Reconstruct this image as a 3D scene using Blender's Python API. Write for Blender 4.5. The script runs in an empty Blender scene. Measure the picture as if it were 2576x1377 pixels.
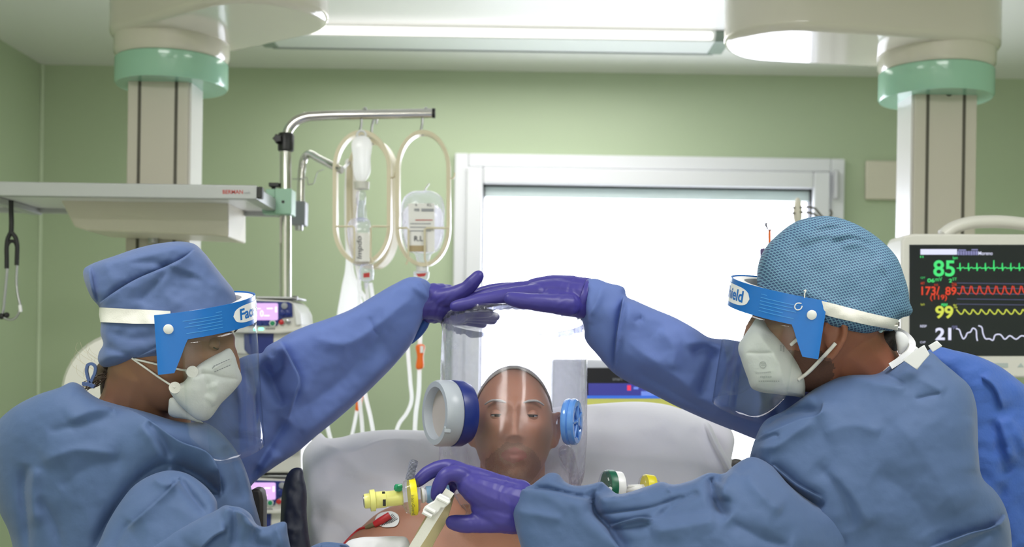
import bpy, bmesh, math, random
import numpy as np
from mathutils import Vector, Matrix, noise
from mathutils.geometry import delaunay_2d_cdt
random.seed(7)
sc = bpy.context.scene
COL = sc.collection
PI = math.pi
# ------------------------------------------------------------------ view: pixel (2576x1377) + distance -> point in the room
FP, CX, CY, ROLL, CAMH = 2576 * 40 / 36.0, 1288.0, 870.0, math.radians(0.85), 1.45
CR_, SR_ = math.cos(ROLL), math.sin(ROLL)
def P(px, py, d):
    u, v = px - CX, CY - py
    return Vector(((u * CR_ - v * SR_) * d / FP, d, (u * SR_ + v * CR_) * d / FP + CAMH))
def m(px, d):                       # a length in pixels at distance d, in metres
    return px * d / FP

# ------------------------------------------------------------------ objects
def tag(o, label=None, cat=None, group=None, kind=None):
    if label: o['label'] = label
    if cat: o['category'] = cat
    if group: o['group'] = group
    if kind: o['kind'] = kind
    return o
def origin(o):
    v = Vector((0, 0, 0))
    while o is not None:
        v = v + o.location; o = o.parent
    return v
def empty(name, loc, label, cat, group=None):
    o = bpy.data.objects.new(name, None); COL.objects.link(o); o.location = loc
    o.empty_display_size = .05
    return tag(o, label, cat, group)
def link(name, me, mat=None, parent=None, loc=None):
    o = bpy.data.objects.new(name, me); COL.objects.link(o)
    if mat is not None and not me.materials:
        for x in (mat if isinstance(mat, (list, tuple)) else [mat]): me.materials.append(x)
    off = Vector((0, 0, 0))
    if parent is not None:
        o.parent = parent; off = origin(parent)
    if loc is not None:
        o.location = Vector(loc) - off; off = Vector(loc)
    if off.length > 0:
        me.transform(Matrix.Translation(-off))
    return o
def obj(name, pieces, mat, parent=None, smooth=40, bevel=0, seg=2, loc=None, sub=0, recalc=True, solid=0):
    """one mesh object out of (verts, faces) pieces in world coordinates; faces may carry a material index as pieces[i][2]"""
    if isinstance(pieces, tuple): pieces = [pieces]
    V, Fc, MI = [], [], []
    for p in pieces:
        b = len(V); V += [tuple(v) for v in p[0]]
        Fc += [tuple(b + i for i in f) for f in p[1]]
        MI += [p[2] if len(p) > 2 else 0] * len(p[1])
    me = bpy.data.meshes.new(name); me.from_pydata(V, [], Fc)
    for i, k in enumerate(MI): me.polygons[i].material_index = k
    if recalc:
        bm = bmesh.new(); bm.from_mesh(me); bmesh.ops.recalc_face_normals(bm, faces=bm.faces); bm.to_mesh(me); bm.free()
    me.validate()
    if smooth:
        me.polygons.foreach_set('use_smooth', [True] * len(me.polygons))
        if smooth < 180: me.set_sharp_from_angle(angle=math.radians(smooth))
    o = link(name, me, mat, parent, loc)
    if solid:
        md = o.modifiers.new('thickness', 'SOLIDIFY'); md.thickness = solid; md.offset = 0
    if bevel:
        md = o.modifiers.new('bevel', 'BEVEL'); md.width = bevel; md.segments = seg; md.limit_method = 'ANGLE'; md.angle_limit = math.radians(35)
        md.harden_normals = True
    if sub:
        md = o.modifiers.new('sub', 'SUBSURF'); md.levels = sub; md.render_levels = sub
    return o
def dup(root, delta, label=None, group=None):
    r = root.copy(); COL.objects.link(r); r.location = root.location + delta
    if label: r['label'] = label
    if group: r['group'] = group
    for ch in list(root.children):
        c = ch.copy(); COL.objects.link(c); c.parent = r
        for g in list(ch.children):
            d = g.copy(); COL.objects.link(d); d.parent = c
    return r

# ------------------------------------------------------------------ shapes
def box(x0, x1, y0, y1, z0, z1):
    v = [(x, y, z) for x in (x0, x1) for y in (y0, y1) for z in (z0, z1)]
    return v, [(0, 1, 3, 2), (4, 6, 7, 5), (0, 4, 5, 1), (2, 3, 7, 6), (0, 2, 6, 4), (1, 5, 7, 3)]
def prism(pts, ext):
    n = len(pts); e = Vector(ext)
    v = [Vector(p) for p in pts] + [Vector(p) + e for p in pts]
    f = [tuple(range(n)), tuple(range(2 * n - 1, n - 1, -1))]
    f += [(i, (i + 1) % n, n + (i + 1) % n, n + i) for i in range(n)]
    return v, f
def plate(px, d, thick):            # outline in pixels at distance d, extruded away from the room's front
    return prism([P(x, y, d) for x, y in px], (0, thick, 0))
def rect(x0, y0, x1, y1): return [(x0, y0), (x1, y0), (x1, y1), (x0, y1)]
def rrect(x0, y0, x1, y1, r, n=5):
    out = []
    for cx, cy, a0 in ((x1 - r, y0 + r, -90), (x1 - r, y1 - r, 0), (x0 + r, y1 - r, 90), (x0 + r, y0 + r, 180)):
        for k in range(n + 1):
            a = math.radians(a0 + 90 * k / n); out.append((cx + r * math.cos(a), cy + r * math.sin(a)))
    return out
def circ(cx, cy, r, n=24, ry=None):
    return [(cx + r * math.cos(2 * PI * k / n), cy + (ry or r) * math.sin(2 * PI * k / n)) for k in range(n)]
def cr(pts, n=8, closed=False):     # Catmull-Rom through points of any dimension
    A = [np.array(p, float) for p in pts]; N = len(A)
    if N < 3 and not closed: return [tuple(p) for p in pts]
    out = []
    for i in range(N if closed else N - 1):
        if closed: p0, p1, p2, p3 = A[i - 1], A[i], A[(i + 1) % N], A[(i + 2) % N]
        else: p0, p1, p2, p3 = A[max(i - 1, 0)], A[i], A[i + 1], A[min(i + 2, N - 1)]
        l = np.linalg.norm(p2 - p1)
        def tan(a, b, c):           # limits overshoot where spacing is uneven
            l1, l2 = np.linalg.norm(b - a) + 1e-9, np.linalg.norm(c - b) + 1e-9
            t = ((b - a) / l1 * l2 + (c - b) / l2 * l1) / (l1 + l2)
            return t
        t1, t2 = tan(p0, p1, p2) * l, tan(p1, p2, p3) * l
        for k in range(n):
            t = k / n
            out.append(tuple((2 * t**3 - 3 * t**2 + 1) * p1 + (t**3 - 2 * t**2 + t) * t1 + (-2 * t**3 + 3 * t**2) * p2 + (t**3 - t**2) * t2))
    if not closed: out.append(tuple(A[-1]))
    return out
def tube(path, r, n=10, cap=True, flat=None):
    path = [Vector(p) for p in path]; N = len(path)
    rr = r if isinstance(r, (list, tuple)) else [r] * N
    if len(rr) != N:
        rr = list(np.interp(np.linspace(0, 1, N), np.linspace(0, 1, len(rr)), rr))
    V, Fc = [], []
    t = (path[1] - path[0]).normalized()
    up = Vector((0, 0, 1)) if abs(t.z) < .9 else Vector((1, 0, 0))
    a = t.cross(up).normalized()
    for i, p in enumerate(path):
        t = (path[min(i + 1, N - 1)] - path[max(i - 1, 0)])
        t = t.normalized() if t.length > 1e-9 else Vector((0, 0, 1))
        a = (a - t * a.dot(t)).normalized(); b = t.cross(a)
        for k in range(n):
            an = 2 * PI * k / n
            V.append(p + (a * math.cos(an) + b * math.sin(an) * (flat or 1)) * rr[i])
    for i in range(N - 1):
        for k in range(n):
            Fc.append((i * n + k, i * n + (k + 1) % n, (i + 1) * n + (k + 1) % n, (i + 1) * n + k))
    if cap:
        Fc.append(tuple(range(n - 1, -1, -1))); Fc.append(tuple((N - 1) * n + k for k in range(n)))
    return V, Fc
def chain(pts, radii, n=14, k=4):   # tapered limb with round ends
    pts = [Vector(p) for p in pts]
    sm = [Vector(p) for p in cr(pts, k)]
    rr = list(np.interp(np.linspace(0, len(pts) - 1, len(sm)), range(len(pts)), radii))
    a = (sm[0] - sm[1]).normalized(); b = (sm[-1] - sm[-2]).normalized()
    P_, R_ = [], []
    for q in (1.0, .92, .7, .4): 
        P_.append(sm[0] + a * rr[0] * q); R_.append(max(rr[0] * math.sqrt(max(1 - q * q, 0)), 1e-4))
    P_ += sm; R_ += rr
    for q in (.4, .7, .92, 1.0):
        P_.append(sm[-1] + b * rr[-1] * q); R_.append(max(rr[-1] * math.sqrt(max(1 - q * q, 0)), 1e-4))
    return tube(P_, R_, n)
def lathe(c, axis, prof, n=32, up=None, cap=True):   # prof: (along axis, radius)
    c = Vector(c); ax = Vector(axis).normalized()
    h = Vector(up) if up is not None else (Vector((0, 0, 1)) if abs(ax.z) < .9 else Vector((0, 1, 0)))
    a = ax.cross(h).normalized(); b = ax.cross(a)
    V, Fc = [], []
    for s, r in prof:
        for k in range(n):
            an = 2 * PI * k / n
            V.append(c + ax * s + (a * math.cos(an) + b * math.sin(an)) * max(r, 1e-5))
    N = len(prof)
    for i in range(N - 1):
        for k in range(n):
            Fc.append((i * n + k, i * n + (k + 1) % n, (i + 1) * n + (k + 1) % n, (i + 1) * n + k))
    if cap:
        Fc.append(tuple(range(n - 1, -1, -1))); Fc.append(tuple((N - 1) * n + k for k in range(n)))
    return V, Fc
def sphere(c, r, n=16, mtx=None, sc_=(1, 1, 1)):
    V, Fc = [], []
    for i in range(n + 1):
        ph = PI * i / n
        for k in range(2 * n):
            th = PI * k / n
            p = Vector((math.sin(ph) * math.cos(th) * sc_[0], math.sin(ph) * math.sin(th) * sc_[1], math.cos(ph) * sc_[2])) * r
            if mtx: p = mtx @ p
            V.append(Vector(c) + p)
    w = 2 * n
    for i in range(n):
        for k in range(w):
            Fc.append((i * w + k, (i + 1) * w + k, (i + 1) * w + (k + 1) % w, i * w + (k + 1) % w))
    return V, Fc
def grid_faces(nu, nv, closed_u=False):
    f = []
    for i in range(nu - (0 if closed_u else 1)):
        for j in range(nv - 1):
            a, b = i * nv + j, ((i + 1) % nu) * nv + j
            f.append((a, b, b + 1, a + 1))
    return f
def ribbon(px, d, w, thick=.0015):  # flat band along a pixel path, facing the room's front; w in px
    pts = cr(px, 6) if len(px) > 2 else px
    ds = d if isinstance(d, (list, tuple)) else [d] * 2
    n = len(pts); L, Rr = [], []
    for i, (x, y) in enumerate(pts):
        x0, y0 = pts[max(i - 1, 0)]; x1, y1 = pts[min(i + 1, n - 1)]
        l = math.hypot(x1 - x0, y1 - y0) + 1e-9; nx, ny = -(y1 - y0) / l, (x1 - x0) / l
        dd = float(np.interp(i / max(n - 1, 1), np.linspace(0, 1, len(ds)), ds))
        L.append(P(x + nx * w / 2, y + ny * w / 2, dd)); Rr.append(P(x - nx * w / 2, y - ny * w / 2, dd))
    e = Vector((0, thick, 0)); V = []
    for a, b in zip(L, Rr): V += [a, b, b + e, a + e]
    Fc = []
    for i in range(n - 1):
        for k in range(4):
            Fc.append((i * 4 + k, i * 4 + (k + 1) % 4, (i + 1) * 4 + (k + 1) % 4, (i + 1) * 4 + k))
    Fc += [(3, 2, 1, 0), tuple((n - 1) * 4 + k for k in range(4))]
    return V, Fc
def fuse(pieces, voxel=.003, smooth=6, name='fused'):   # one closed surface out of overlapping closed pieces
    V, Fc = [], []
    for p in pieces:
        b = len(V); V += [tuple(v) for v in p[0]]; Fc += [tuple(b + i for i in f) for f in p[1]]
    me = bpy.data.meshes.new('tmp'); me.from_pydata(V, [], Fc)
    bm = bmesh.new(); bm.from_mesh(me)
    bmesh.ops.triangulate(bm, faces=[f for f in bm.faces if len(f.verts) > 4]); bmesh.ops.recalc_face_normals(bm, faces=bm.faces); bm.to_mesh(me); bm.free()
    o = bpy.data.objects.new('tmp', me); COL.objects.link(o)
    r = o.modifiers.new('r', 'REMESH'); r.mode = 'VOXEL'; r.voxel_size = voxel
    if smooth:
        s = o.modifiers.new('s', 'SMOOTH'); s.factor = .5; s.iterations = smooth
    bpy.context.view_layer.update()
    dg = bpy.context.evaluated_depsgraph_get()
    out = bpy.data.meshes.new_from_object(o.evaluated_get(dg)); out.name = name
    bpy.data.objects.remove(o); bpy.data.meshes.remove(me)
    out.materials.clear()
    out.polygons.foreach_set('use_smooth', [True] * len(out.polygons))
    return out

# ------------------------------------------------------------------ full-bodied cloth and flesh from an outline with creases
def tps(ctrl):
    C = np.array([(c[0] / 500., c[1] / 500., c[2]) for c in ctrl]); n = len(C)
    if n == 1: return lambda x, y: np.full(np.shape(x), C[0, 2])
    def U(r2): return np.where(r2 > 1e-12, r2 * np.log(r2 + 1e-12), 0)
    if n < 3:
        d = C[1, :2] - C[0, :2]; L = (d**2).sum()
        def f2(x, y):
            t = ((np.asarray(x) / 500. - C[0, 0]) * d[0] + (np.asarray(y) / 500. - C[0, 1]) * d[1]) / L
            return C[0, 2] + (C[1, 2] - C[0, 2]) * np.clip(t, -.3, 1.3)
        return f2
    K = U(((C[:, None, :2] - C[None, :, :2])**2).sum(-1)) + np.eye(n) * 1e-4
    Q = np.c_[np.ones(n), C[:, :2]]
    A = np.zeros((n + 3, n + 3)); A[:n, :n] = K; A[:n, n:] = Q; A[n:, :n] = Q.T
    b = np.r_[C[:, 2], 0, 0, 0]; w = np.linalg.lstsq(A, b, rcond=None)[0]
    def f(x, y):
        x = np.asarray(x, float) / 500.; y = np.asarray(y, float) / 500.
        r2 = (x[..., None] - C[:, 0])**2 + (y[..., None] - C[:, 1])**2
        return U(r2) @ w[:n] + w[n] + w[n + 1] * x + w[n + 2] * y
    return f
def seg_dist(X, Y, poly, closed=True, signed=False):
    """distance to a polyline, the parameter along it, and which side"""
    A = np.array(poly, float); B = np.roll(A, -1, 0) if closed else A[1:]
    if not closed: A = A[:-1]
    best = np.full(X.shape, 1e18); par = np.zeros(X.shape); side = np.zeros(X.shape)
    n = len(A)
    for i in range(n):
        ax, ay = A[i]; dx, dy = B[i] - A[i]; L = dx * dx + dy * dy + 1e-12
        t0 = ((X - ax) * dx + (Y - ay) * dy) / L; t = np.clip(t0, 0, 1)
        ex, ey = X - ax - t * dx, Y - ay - t * dy
        d2 = ex * ex + ey * ey; k = d2 < best
        best = np.where(k, d2, best); par = np.where(k, (i + t) / n, par)
        side = np.where(k, np.sign(dx * ey - dy * ex), side)
    return np.sqrt(best), par, side
def inside(X, Y, poly):
    A = np.array(poly, float); r = np.zeros(X.shape, bool); j = len(A) - 1
    for i in range(len(A)):
        xi, yi = A[i]; xj, yj = A[j]
        c = ((yi > Y) != (yj > Y)) & (X < (xj - xi) * (Y - yi) / (yj - yi + 1e-12) + xi)
        r ^= c; j = i
    return r
def fold_offset(X, Y, folds):
    tot = np.zeros(X.shape)
    for f in folds:
        mode, amp, w, pts = f[:4]
        pl = cr(pts, 5) if len(pts) > 2 else pts
        d, t, s = seg_dist(X, Y, pl, closed=False)
        e0, e1 = (f[4] if len(f) > 4 else (1, 1))
        amp = amp * (1.2 if mode == 's' else 1.1)
        tp = np.clip(np.minimum(t / .25 + (0 if e0 else 1), (1 - t) / .25 + (0 if e1 else 1)), 0, 1); tp = tp * tp * (3 - 2 * tp)
        if mode == 'r': tot += amp * tp * np.exp(-(d / w)**1.3)              # soft ridge (amp < 0: hollow)
        elif mode == 'c': tot += amp * tp * np.exp(-(d / w))               # sharp crease
        elif mode == 's':                                                  # overlap: stands out on the left-hand side of the stroke, then falls away
            tot += amp * tp * np.where(s < 0, np.exp(-(d / w)**1.1), -.3 * np.exp(-(d / (w * .35))))
    return tot
def inflate(outline, depth, T=.1, aspect=1.0, back=1.0, folds=(), step=8, rough=(0, 1), smooth=True, seed=0, gain=1.0):
    ol = [p[:2] for p in outline]
    if smooth: ol = cr(ol, 6, True)
    A = np.array(ol, float)
    seg = np.linalg.norm(np.roll(A, -1, 0) - A, axis=1); cum = np.r_[0, np.cumsum(seg)]
    nb = max(12, int(cum[-1] / (step * .9)))
    q = np.linspace(0, cum[-1], nb, endpoint=False); A2 = np.r_[A, A[:1]]
    B = np.c_[np.interp(q, cum, A2[:, 0]), np.interp(q, cum, A2[:, 1])]
    area = .5 * np.sum(B[:, 0] * np.roll(B[:, 1], -1) - np.roll(B[:, 0], -1) * B[:, 1])
    if area < 0: B = B[::-1]
    x0, y0 = B.min(0); x1, y1 = B.max(0)
    # thickness field: Poisson equation on a raster
    cell = max(max(x1 - x0, y1 - y0) / 110., 1.0)
    gx = np.arange(x0 - 2 * cell, x1 + 2.1 * cell, cell); gy = np.arange(y0 - 2 * cell, y1 + 2.1 * cell, cell)
    GX, GY = np.meshgrid(gx, gy); ins = inside(GX, GY, B); gd = seg_dist(GX, GY, B)[0]
    ins &= gd > .35 * cell
    h = np.where(ins, gd * 40 * cell, 0.)
    src = 2.6 * cell * cell
    for it in range(500):
        nh = (np.roll(h, 1, 0) + np.roll(h, -1, 0) + np.roll(h, 1, 1) + np.roll(h, -1, 1) + src) / 4
        h = np.where(ins, h + 1.0 * (nh - h), 0)
    g = np.where(ins & (gd > .8 * cell), h / np.maximum(gd, .1), 0.); wgt = (g > 0).astype(float)
    for it in range(4):             # spread to the rim
        num = sum(np.roll(np.roll(g * wgt, a, 0), b, 1) for a in (-1, 0, 1) for b in (-1, 0, 1)); den = sum(np.roll(np.roll(wgt, a, 0), b, 1) for a in (-1, 0, 1) for b in (-1, 0, 1))
        g = np.where(wgt > 0, g, num / np.maximum(den, 1e-9)); wgt = np.maximum(wgt, (den > 0).astype(float))
    def samp(X, Y):
        fx = np.clip((X - gx[0]) / cell, 0, len(gx) - 1.001); fy = np.clip((Y - gy[0]) / cell, 0, len(gy) - 1.001)
        i, j = fx.astype(int), fy.astype(int); a, b = fx - i, fy - j
        return g[j, i] * (1 - a) * (1 - b) + g[j, i + 1] * a * (1 - b) + g[j + 1, i] * (1 - a) * b + g[j + 1, i + 1] * a * b
    # points
    nrm = np.roll(B, -1, 0) - np.roll(B, 1, 0); nrm = np.c_[-nrm[:, 1], nrm[:, 0]] / (np.linalg.norm(nrm, axis=1)[:, None] + 1e-9)
    pts = [B]
    for off in (step * .12, step * .4, step * .9):
        R = B + nrm * off
        k = (seg_dist(R[:, 0], R[:, 1], B)[0] > off * .8) & inside(R[:, 0], R[:, 1], B)
        pts.append(R[k])
    hx = np.arange(x0, x1, step); hy = np.arange(y0, y1, step * .866)
    HX, HY = np.meshgrid(hx, hy); HX = HX + (np.arange(len(hy)) % 2)[:, None] * step * .5
    HX, HY = HX.ravel(), HY.ravel()
    k = inside(HX, HY, B); HX, HY = HX[k], HY[k]
    k = seg_dist(HX, HY, B)[0] > step * 1.4; HX, HY = HX[k], HY[k]
    for f in folds:                 # mesh rows run along creases and overlaps
        if f[0] not in 'sc': continue
        L = np.array(cr(f[3], 5) if len(f[3]) > 2 else f[3], float); sl = np.r_[0, np.cumsum(np.linalg.norm(np.diff(L, axis=0), axis=1))]
        qq = np.linspace(0, sl[-1], max(4, int(sl[-1] / (step * .7)))); C = np.c_[np.interp(qq, sl, L[:, 0]), np.interp(qq, sl, L[:, 1])]
        tg = np.gradient(C, axis=0); nn = np.c_[-tg[:, 1], tg[:, 0]] / (np.linalg.norm(tg, axis=1)[:, None] + 1e-9)
        k = seg_dist(HX, HY, C, closed=False)[0] > step * (1.0 if f[0] == 's' else .8); HX, HY = HX[k], HY[k]
        for off in ((-1.4, 1.4, step * .8, -step * .8) if f[0] == 's' else (0, step * .5, -step * .5)):
            E_ = C + nn * off; k = inside(E_[:, 0], E_[:, 1], B) & (seg_dist(E_[:, 0], E_[:, 1], B)[0] > step * 1.0); pts.append(E_[k])
    pts.append(np.c_[HX, HY])
    Q = np.concatenate(pts); nB = len(B)
    res = delaunay_2d_cdt([Vector((float(a), float(b))) for a, b in Q], [(i, (i + 1) % nB) for i in range(nB)], [], 1, 1e-5)
    Vv = np.array([(v.x, v.y) for v in res[0]]); tri = [tuple(f) for f in res[2]]
    isb = np.zeros(len(Vv), bool)
    for i, src_ in enumerate(res[3]):
        if any(s < nB for s in src_): isb[i] = True
    X, Y = Vv[:, 0], Vv[:, 1]
    dist = seg_dist(X, Y, B)[0]; dist[isb] = 0
    hh = np.maximum(samp(X, Y) * dist, 0)
    D = (tps(depth) if isinstance(depth, (list, tuple)) else (lambda x, y: np.full(np.shape(x), float(depth))))(X, Y)
    t = np.sqrt(hh) * D / FP * aspect; t = T * np.tanh(t / T * gain)
    fo = fold_offset(X, Y, folds) if folds else np.zeros(len(X))
    edge = np.clip(dist / (step * 2.5), 0, 1)
    if rough[0]:
        fo = fo + np.array([1 - abs(noise.noise(Vector((x / rough[1] * .45 + seed * 3.7, y / rough[1] * .45, seed * 1.3)))) * 2.2 for x, y in zip(X, Y)]) * rough[0] * 1.3
        fo = fo + np.array([noise.fractal(Vector((x / rough[1] + seed * 7.1, y / rough[1], seed * 3.3)), 1.0, 2.0, 3) for x, y in zip(X, Y)]) * rough[0]
    fo = fo * edge
    mid = Vector((float((x0 + x1) / 2), float((y0 + y1) / 2), 0)); n = (P(mid.x, mid.y, 1.0) - Vector((0, 0, CAMH))).normalized()
    base = [P(float(a), float(b), float(c)) for a, b, c in zip(X, Y, D)]
    V = [b - n * float(tt + f) for b, tt, f in zip(base, t, fo)]
    bi = {}
    for i in range(len(X)):
        if isb[i]: bi[i] = i
        else:
            bi[i] = len(V); V.append(base[i] + n * float(t[i] * back))
    Fc = list(tri) + [tuple(bi[i] for i in reversed(f)) for f in tri]
    return V, Fc

# ------------------------------------------------------------------ materials
def lin(c):
    out = []
    for v in c[:3]:
        v = v / 255.
        out.append(v / 12.92 if v <= .04045 else ((v + .055) / 1.055)**2.4)
    return (*out, 1)
def mat(name, rgb, rough=.5, metal=0, bump=0, bscale=200, coat=0, emit=0, sheen=0, spec=.5, vary=0, vscale=6, sss=0, trans=0, detail=3, stretch=None):
    mt = bpy.data.materials.new(name); mt.use_nodes = True
    nt = mt.node_tree; b = nt.nodes['Principled BSDF']
    c = lin(rgb)
    b.inputs['Base Color'].default_value = c; b.inputs['Roughness'].default_value = rough; b.inputs['Metallic'].default_value = metal
    b.inputs['Specular IOR Level'].default_value = spec; b.inputs['Coat Weight'].default_value = coat
    b.inputs['Coat Roughness'].default_value = .08
    if sheen: b.inputs['Sheen Weight'].default_value = sheen
    if sss:
        b.inputs['Subsurface Weight'].default_value = sss; b.inputs['Subsurface Radius'].default_value = (.012, .005, .003); b.inputs['Subsurface Scale'].default_value = .6
    if emit:
        b.inputs['Emission Color'].default_value = c; b.inputs['Emission Strength'].default_value = emit
    tc = nt.nodes.new('ShaderNodeTexCoord')
    src = tc.outputs['Object']
    if stretch:
        mp = nt.nodes.new('ShaderNodeMapping'); mp.inputs['Scale'].default_value = stretch; nt.links.new(src, mp.inputs['Vector']); src = mp.outputs['Vector']
    if vary:
        nz = nt.nodes.new('ShaderNodeTexNoise'); nz.inputs['Scale'].default_value = vscale; nz.inputs['Detail'].default_value = 4
        nt.links.new(src, nz.inputs['Vector'])
        mx = nt.nodes.new('ShaderNodeMix'); mx.data_type = 'RGBA'
        mx.inputs['A'].default_value = tuple(x * (1 - vary) for x in c[:3]) + (1,); mx.inputs['B'].default_value = tuple(min(x * (1 + vary), 1) for x in c[:3]) + (1,)
        nt.links.new(nz.outputs['Fac'], mx.inputs['Factor']); nt.links.new(mx.outputs['Result'], b.inputs['Base Color'])
    if bump:
        nz = nt.nodes.new('ShaderNodeTexNoise'); nz.inputs['Scale'].default_value = bscale; nz.inputs['Detail'].default_value = detail
        nt.links.new(src, nz.inputs['Vector'])
        bp = nt.nodes.new('ShaderNodeBump'); bp.inputs['Strength'].default_value = bump; bp.inputs['Distance'].default_value = .002
        nt.links.new(nz.outputs['Fac'], bp.inputs['Height']); nt.links.new(bp.outputs['Normal'], b.inputs['Normal'])
    if trans:                       # light that seeps through thin cloth
        tr = nt.nodes.new('ShaderNodeBsdfTranslucent'); tr.inputs['Color'].default_value = c
        ms = nt.nodes.new('ShaderNodeMixShader'); ms.inputs['Fac'].default_value = trans
        o = nt.nodes['Material Output']
        nt.links.new(b.outputs[0], ms.inputs[1]); nt.links.new(tr.outputs[0], ms.inputs[2]); nt.links.new(ms.outputs[0], o.inputs['Surface'])
    return mt
def film(name, tint=(250, 250, 255), haze=.08, hscale=14, gloss=.6, rough=.06, hazecol=(235, 235, 250), clump=(.45, .75), power=2.2):
    """thin clear plastic: see-through, mirror sheen at grazing angles, patchy white haze"""
    mt = bpy.data.materials.new(name); mt.use_nodes = True; nt = mt.node_tree; nt.nodes.remove(nt.nodes['Principled BSDF'])
    N = nt.nodes.new; L = nt.links.new; out = nt.nodes['Material Output']
    tr = N('ShaderNodeBsdfTransparent'); tr.inputs['Color'].default_value = lin(tint)
    gl = N('ShaderNodeBsdfGlossy'); gl.inputs['Roughness'].default_value = rough
    lw = N('ShaderNodeLayerWeight'); lw.inputs['Blend'].default_value = .35
    pw = N('ShaderNodeMath'); pw.operation = 'POWER'; pw.inputs[1].default_value = power; L(lw.outputs['Facing'], pw.inputs[0])
    ml = N('ShaderNodeMath'); ml.operation = 'MULTIPLY_ADD'; ml.inputs[1].default_value = gloss; ml.inputs[2].default_value = .035; L(pw.outputs[0], ml.inputs[0])
    m1 = N('ShaderNodeMixShader'); L(ml.outputs[0], m1.inputs['Fac']); L(tr.outputs[0], m1.inputs[1]); L(gl.outputs[0], m1.inputs[2])
    tc = N('ShaderNodeTexCoord'); nz = N('ShaderNodeTexNoise'); nz.inputs['Scale'].default_value = hscale; nz.inputs['Detail'].default_value = 5; L(tc.outputs['Object'], nz.inputs['Vector'])
    mr = N('ShaderNodeMapRange'); mr.inputs['From Min'].default_value = clump[0]; mr.inputs['From Max'].default_value = clump[1]; mr.inputs['To Min'].default_value = haze * .4; mr.inputs['To Max'].default_value = haze * 1.6
    L(nz.outputs['Fac'], mr.inputs['Value'])
    df = N('ShaderNodeBsdfDiffuse'); df.inputs['Color'].default_value = lin(hazecol); tl = N('ShaderNodeBsdfTranslucent'); tl.inputs['Color'].default_value = lin(hazecol)
    ma = N('ShaderNodeMixShader'); L(df.outputs[0], ma.inputs[1]); L(tl.outputs[0], ma.inputs[2]); ma.inputs['Fac'].default_value = .85
    ed = N('ShaderNodeMath'); ed.operation = 'MULTIPLY_ADD'; ed.inputs[1].default_value = 1.5; ed.inputs[2].default_value = .3; L(lw.outputs['Facing'], ed.inputs[0])
    hz = N('ShaderNodeMath'); hz.operation = 'MULTIPLY'; hz.use_clamp = True; L(mr.outputs['Result'], hz.inputs[0]); L(ed.outputs[0], hz.inputs[1])
    m2 = N('ShaderNodeMixShader'); L(hz.outputs[0], m2.inputs['Fac']); L(m1.outputs[0], m2.inputs[1]); L(ma.outputs[0], m2.inputs[2])
    bp = N('ShaderNodeBump'); bp.inputs['Strength'].default_value = .12; bp.inputs['Distance'].default_value = .003; L(nz.outputs['Fac'], bp.inputs['Height']); L(bp.outputs['Normal'], gl.inputs['Normal'])
    L(m2.outputs[0], out.inputs['Surface'])
    return mt
def glow(name, rgb, s):
    mt = bpy.data.materials.new(name); mt.use_nodes = True; nt = mt.node_tree; b = nt.nodes['Principled BSDF']
    b.inputs['Base Color'].default_value = (.01, .01, .01, 1); b.inputs['Emission Color'].default_value = lin(rgb); b.inputs['Emission Strength'].default_value = s
    b.inputs['Roughness'].default_value = .3
    return mt
def text(name, s, x0, y0, x1, y1, d, mt, parent, bold=0.0, thick=.0006, fit='both', shear=0):
    """raised lettering filling the pixel box (x0,y0)-(x1,y1) on the plane at distance d"""
    cu = bpy.data.curves.new('t', 'FONT'); cu.body = s; cu.offset = bold; cu.shear = shear
    o = bpy.data.objects.new('t', cu); COL.objects.link(o); bpy.context.view_layer.update()
    me = bpy.data.meshes.new_from_object(o.evaluated_get(bpy.context.evaluated_depsgraph_get())); bpy.data.objects.remove(o)
    co = np.array([v.co[:] for v in me.vertices])
    a, b = co.min(0), co.max(0)
    sx, sy = (x1 - x0) / (b[0] - a[0]), (y1 - y0) / (b[1] - a[1])
    if fit == 'h': sx = sy
    for v in me.vertices:
        v.co = P(x0 + (v.co.x - a[0]) * sx, y1 - (v.co.y - a[1]) * sy, d)
    me.materials.clear(); me.name = name
    return link(name, me, mt, parent)
# ------------------------------------------------------------------ materials of the place
M = {}
M['wall'] = mat('green wall paint', (178, 193, 161), .45, bump=.06, bscale=60, vary=.03, vscale=1.5)
M['ceil'] = mat('satin ceiling paint', (238, 238, 233), .27, spec=.8)
M['plain'] = mat('off white wall paint', (228, 226, 220), .5)
M['floor'] = mat('pale vinyl floor', (205, 204, 198), .3, vary=.1)
M['pvc'] = mat('white window plastic', (228, 229, 233), .3)
M['gasket'] = mat('black rubber gasket', (30, 32, 34), .6)
M['trim'] = mat('pale corner strip', (205, 218, 190), .4)
M['cream'] = mat('glossy cream enamel', (208, 203, 188), .13, coat=.5, spec=.5)
M['creamflat'] = mat('cream plastic', (214, 208, 190), .38)
M['column'] = mat('beige column enamel', (196, 190, 176), .35)
M['colside'] = mat('silver column edge', (216, 214, 210), .3)
M['groove'] = mat('dark groove', (84, 80, 70), .6)
M['ringgreen'] = mat('mint green plastic ring', (168, 214, 188), .14, coat=.3, trans=.18)
M['alu'] = mat('grey lacquered rail', (176, 178, 178), .32, metal=.15)
M['chrome'] = mat('polished steel', (205, 203, 200), .13, metal=1)
M['steel'] = mat('satin steel', (176, 176, 178), .32, metal=1)
M['black'] = mat('black plastic', (20, 20, 22), .4)
M['rubber'] = mat('black rubber', (24, 24, 25), .55)
M['mint'] = mat('mint green lacquer', (150, 190, 165), .35)
M['grey'] = mat('grey plastic', (150, 152, 158), .4)
M['white'] = mat('white plastic', (232, 232, 232), .3)
M['offwhite'] = mat('off white housing', (214, 212, 204), .38)
M['navy'] = mat('navy plastic', (28, 44, 118), .35)
M['navyfab'] = mat('navy vinyl cover', (33, 38, 58), .5, bump=.3, bscale=40)
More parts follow.
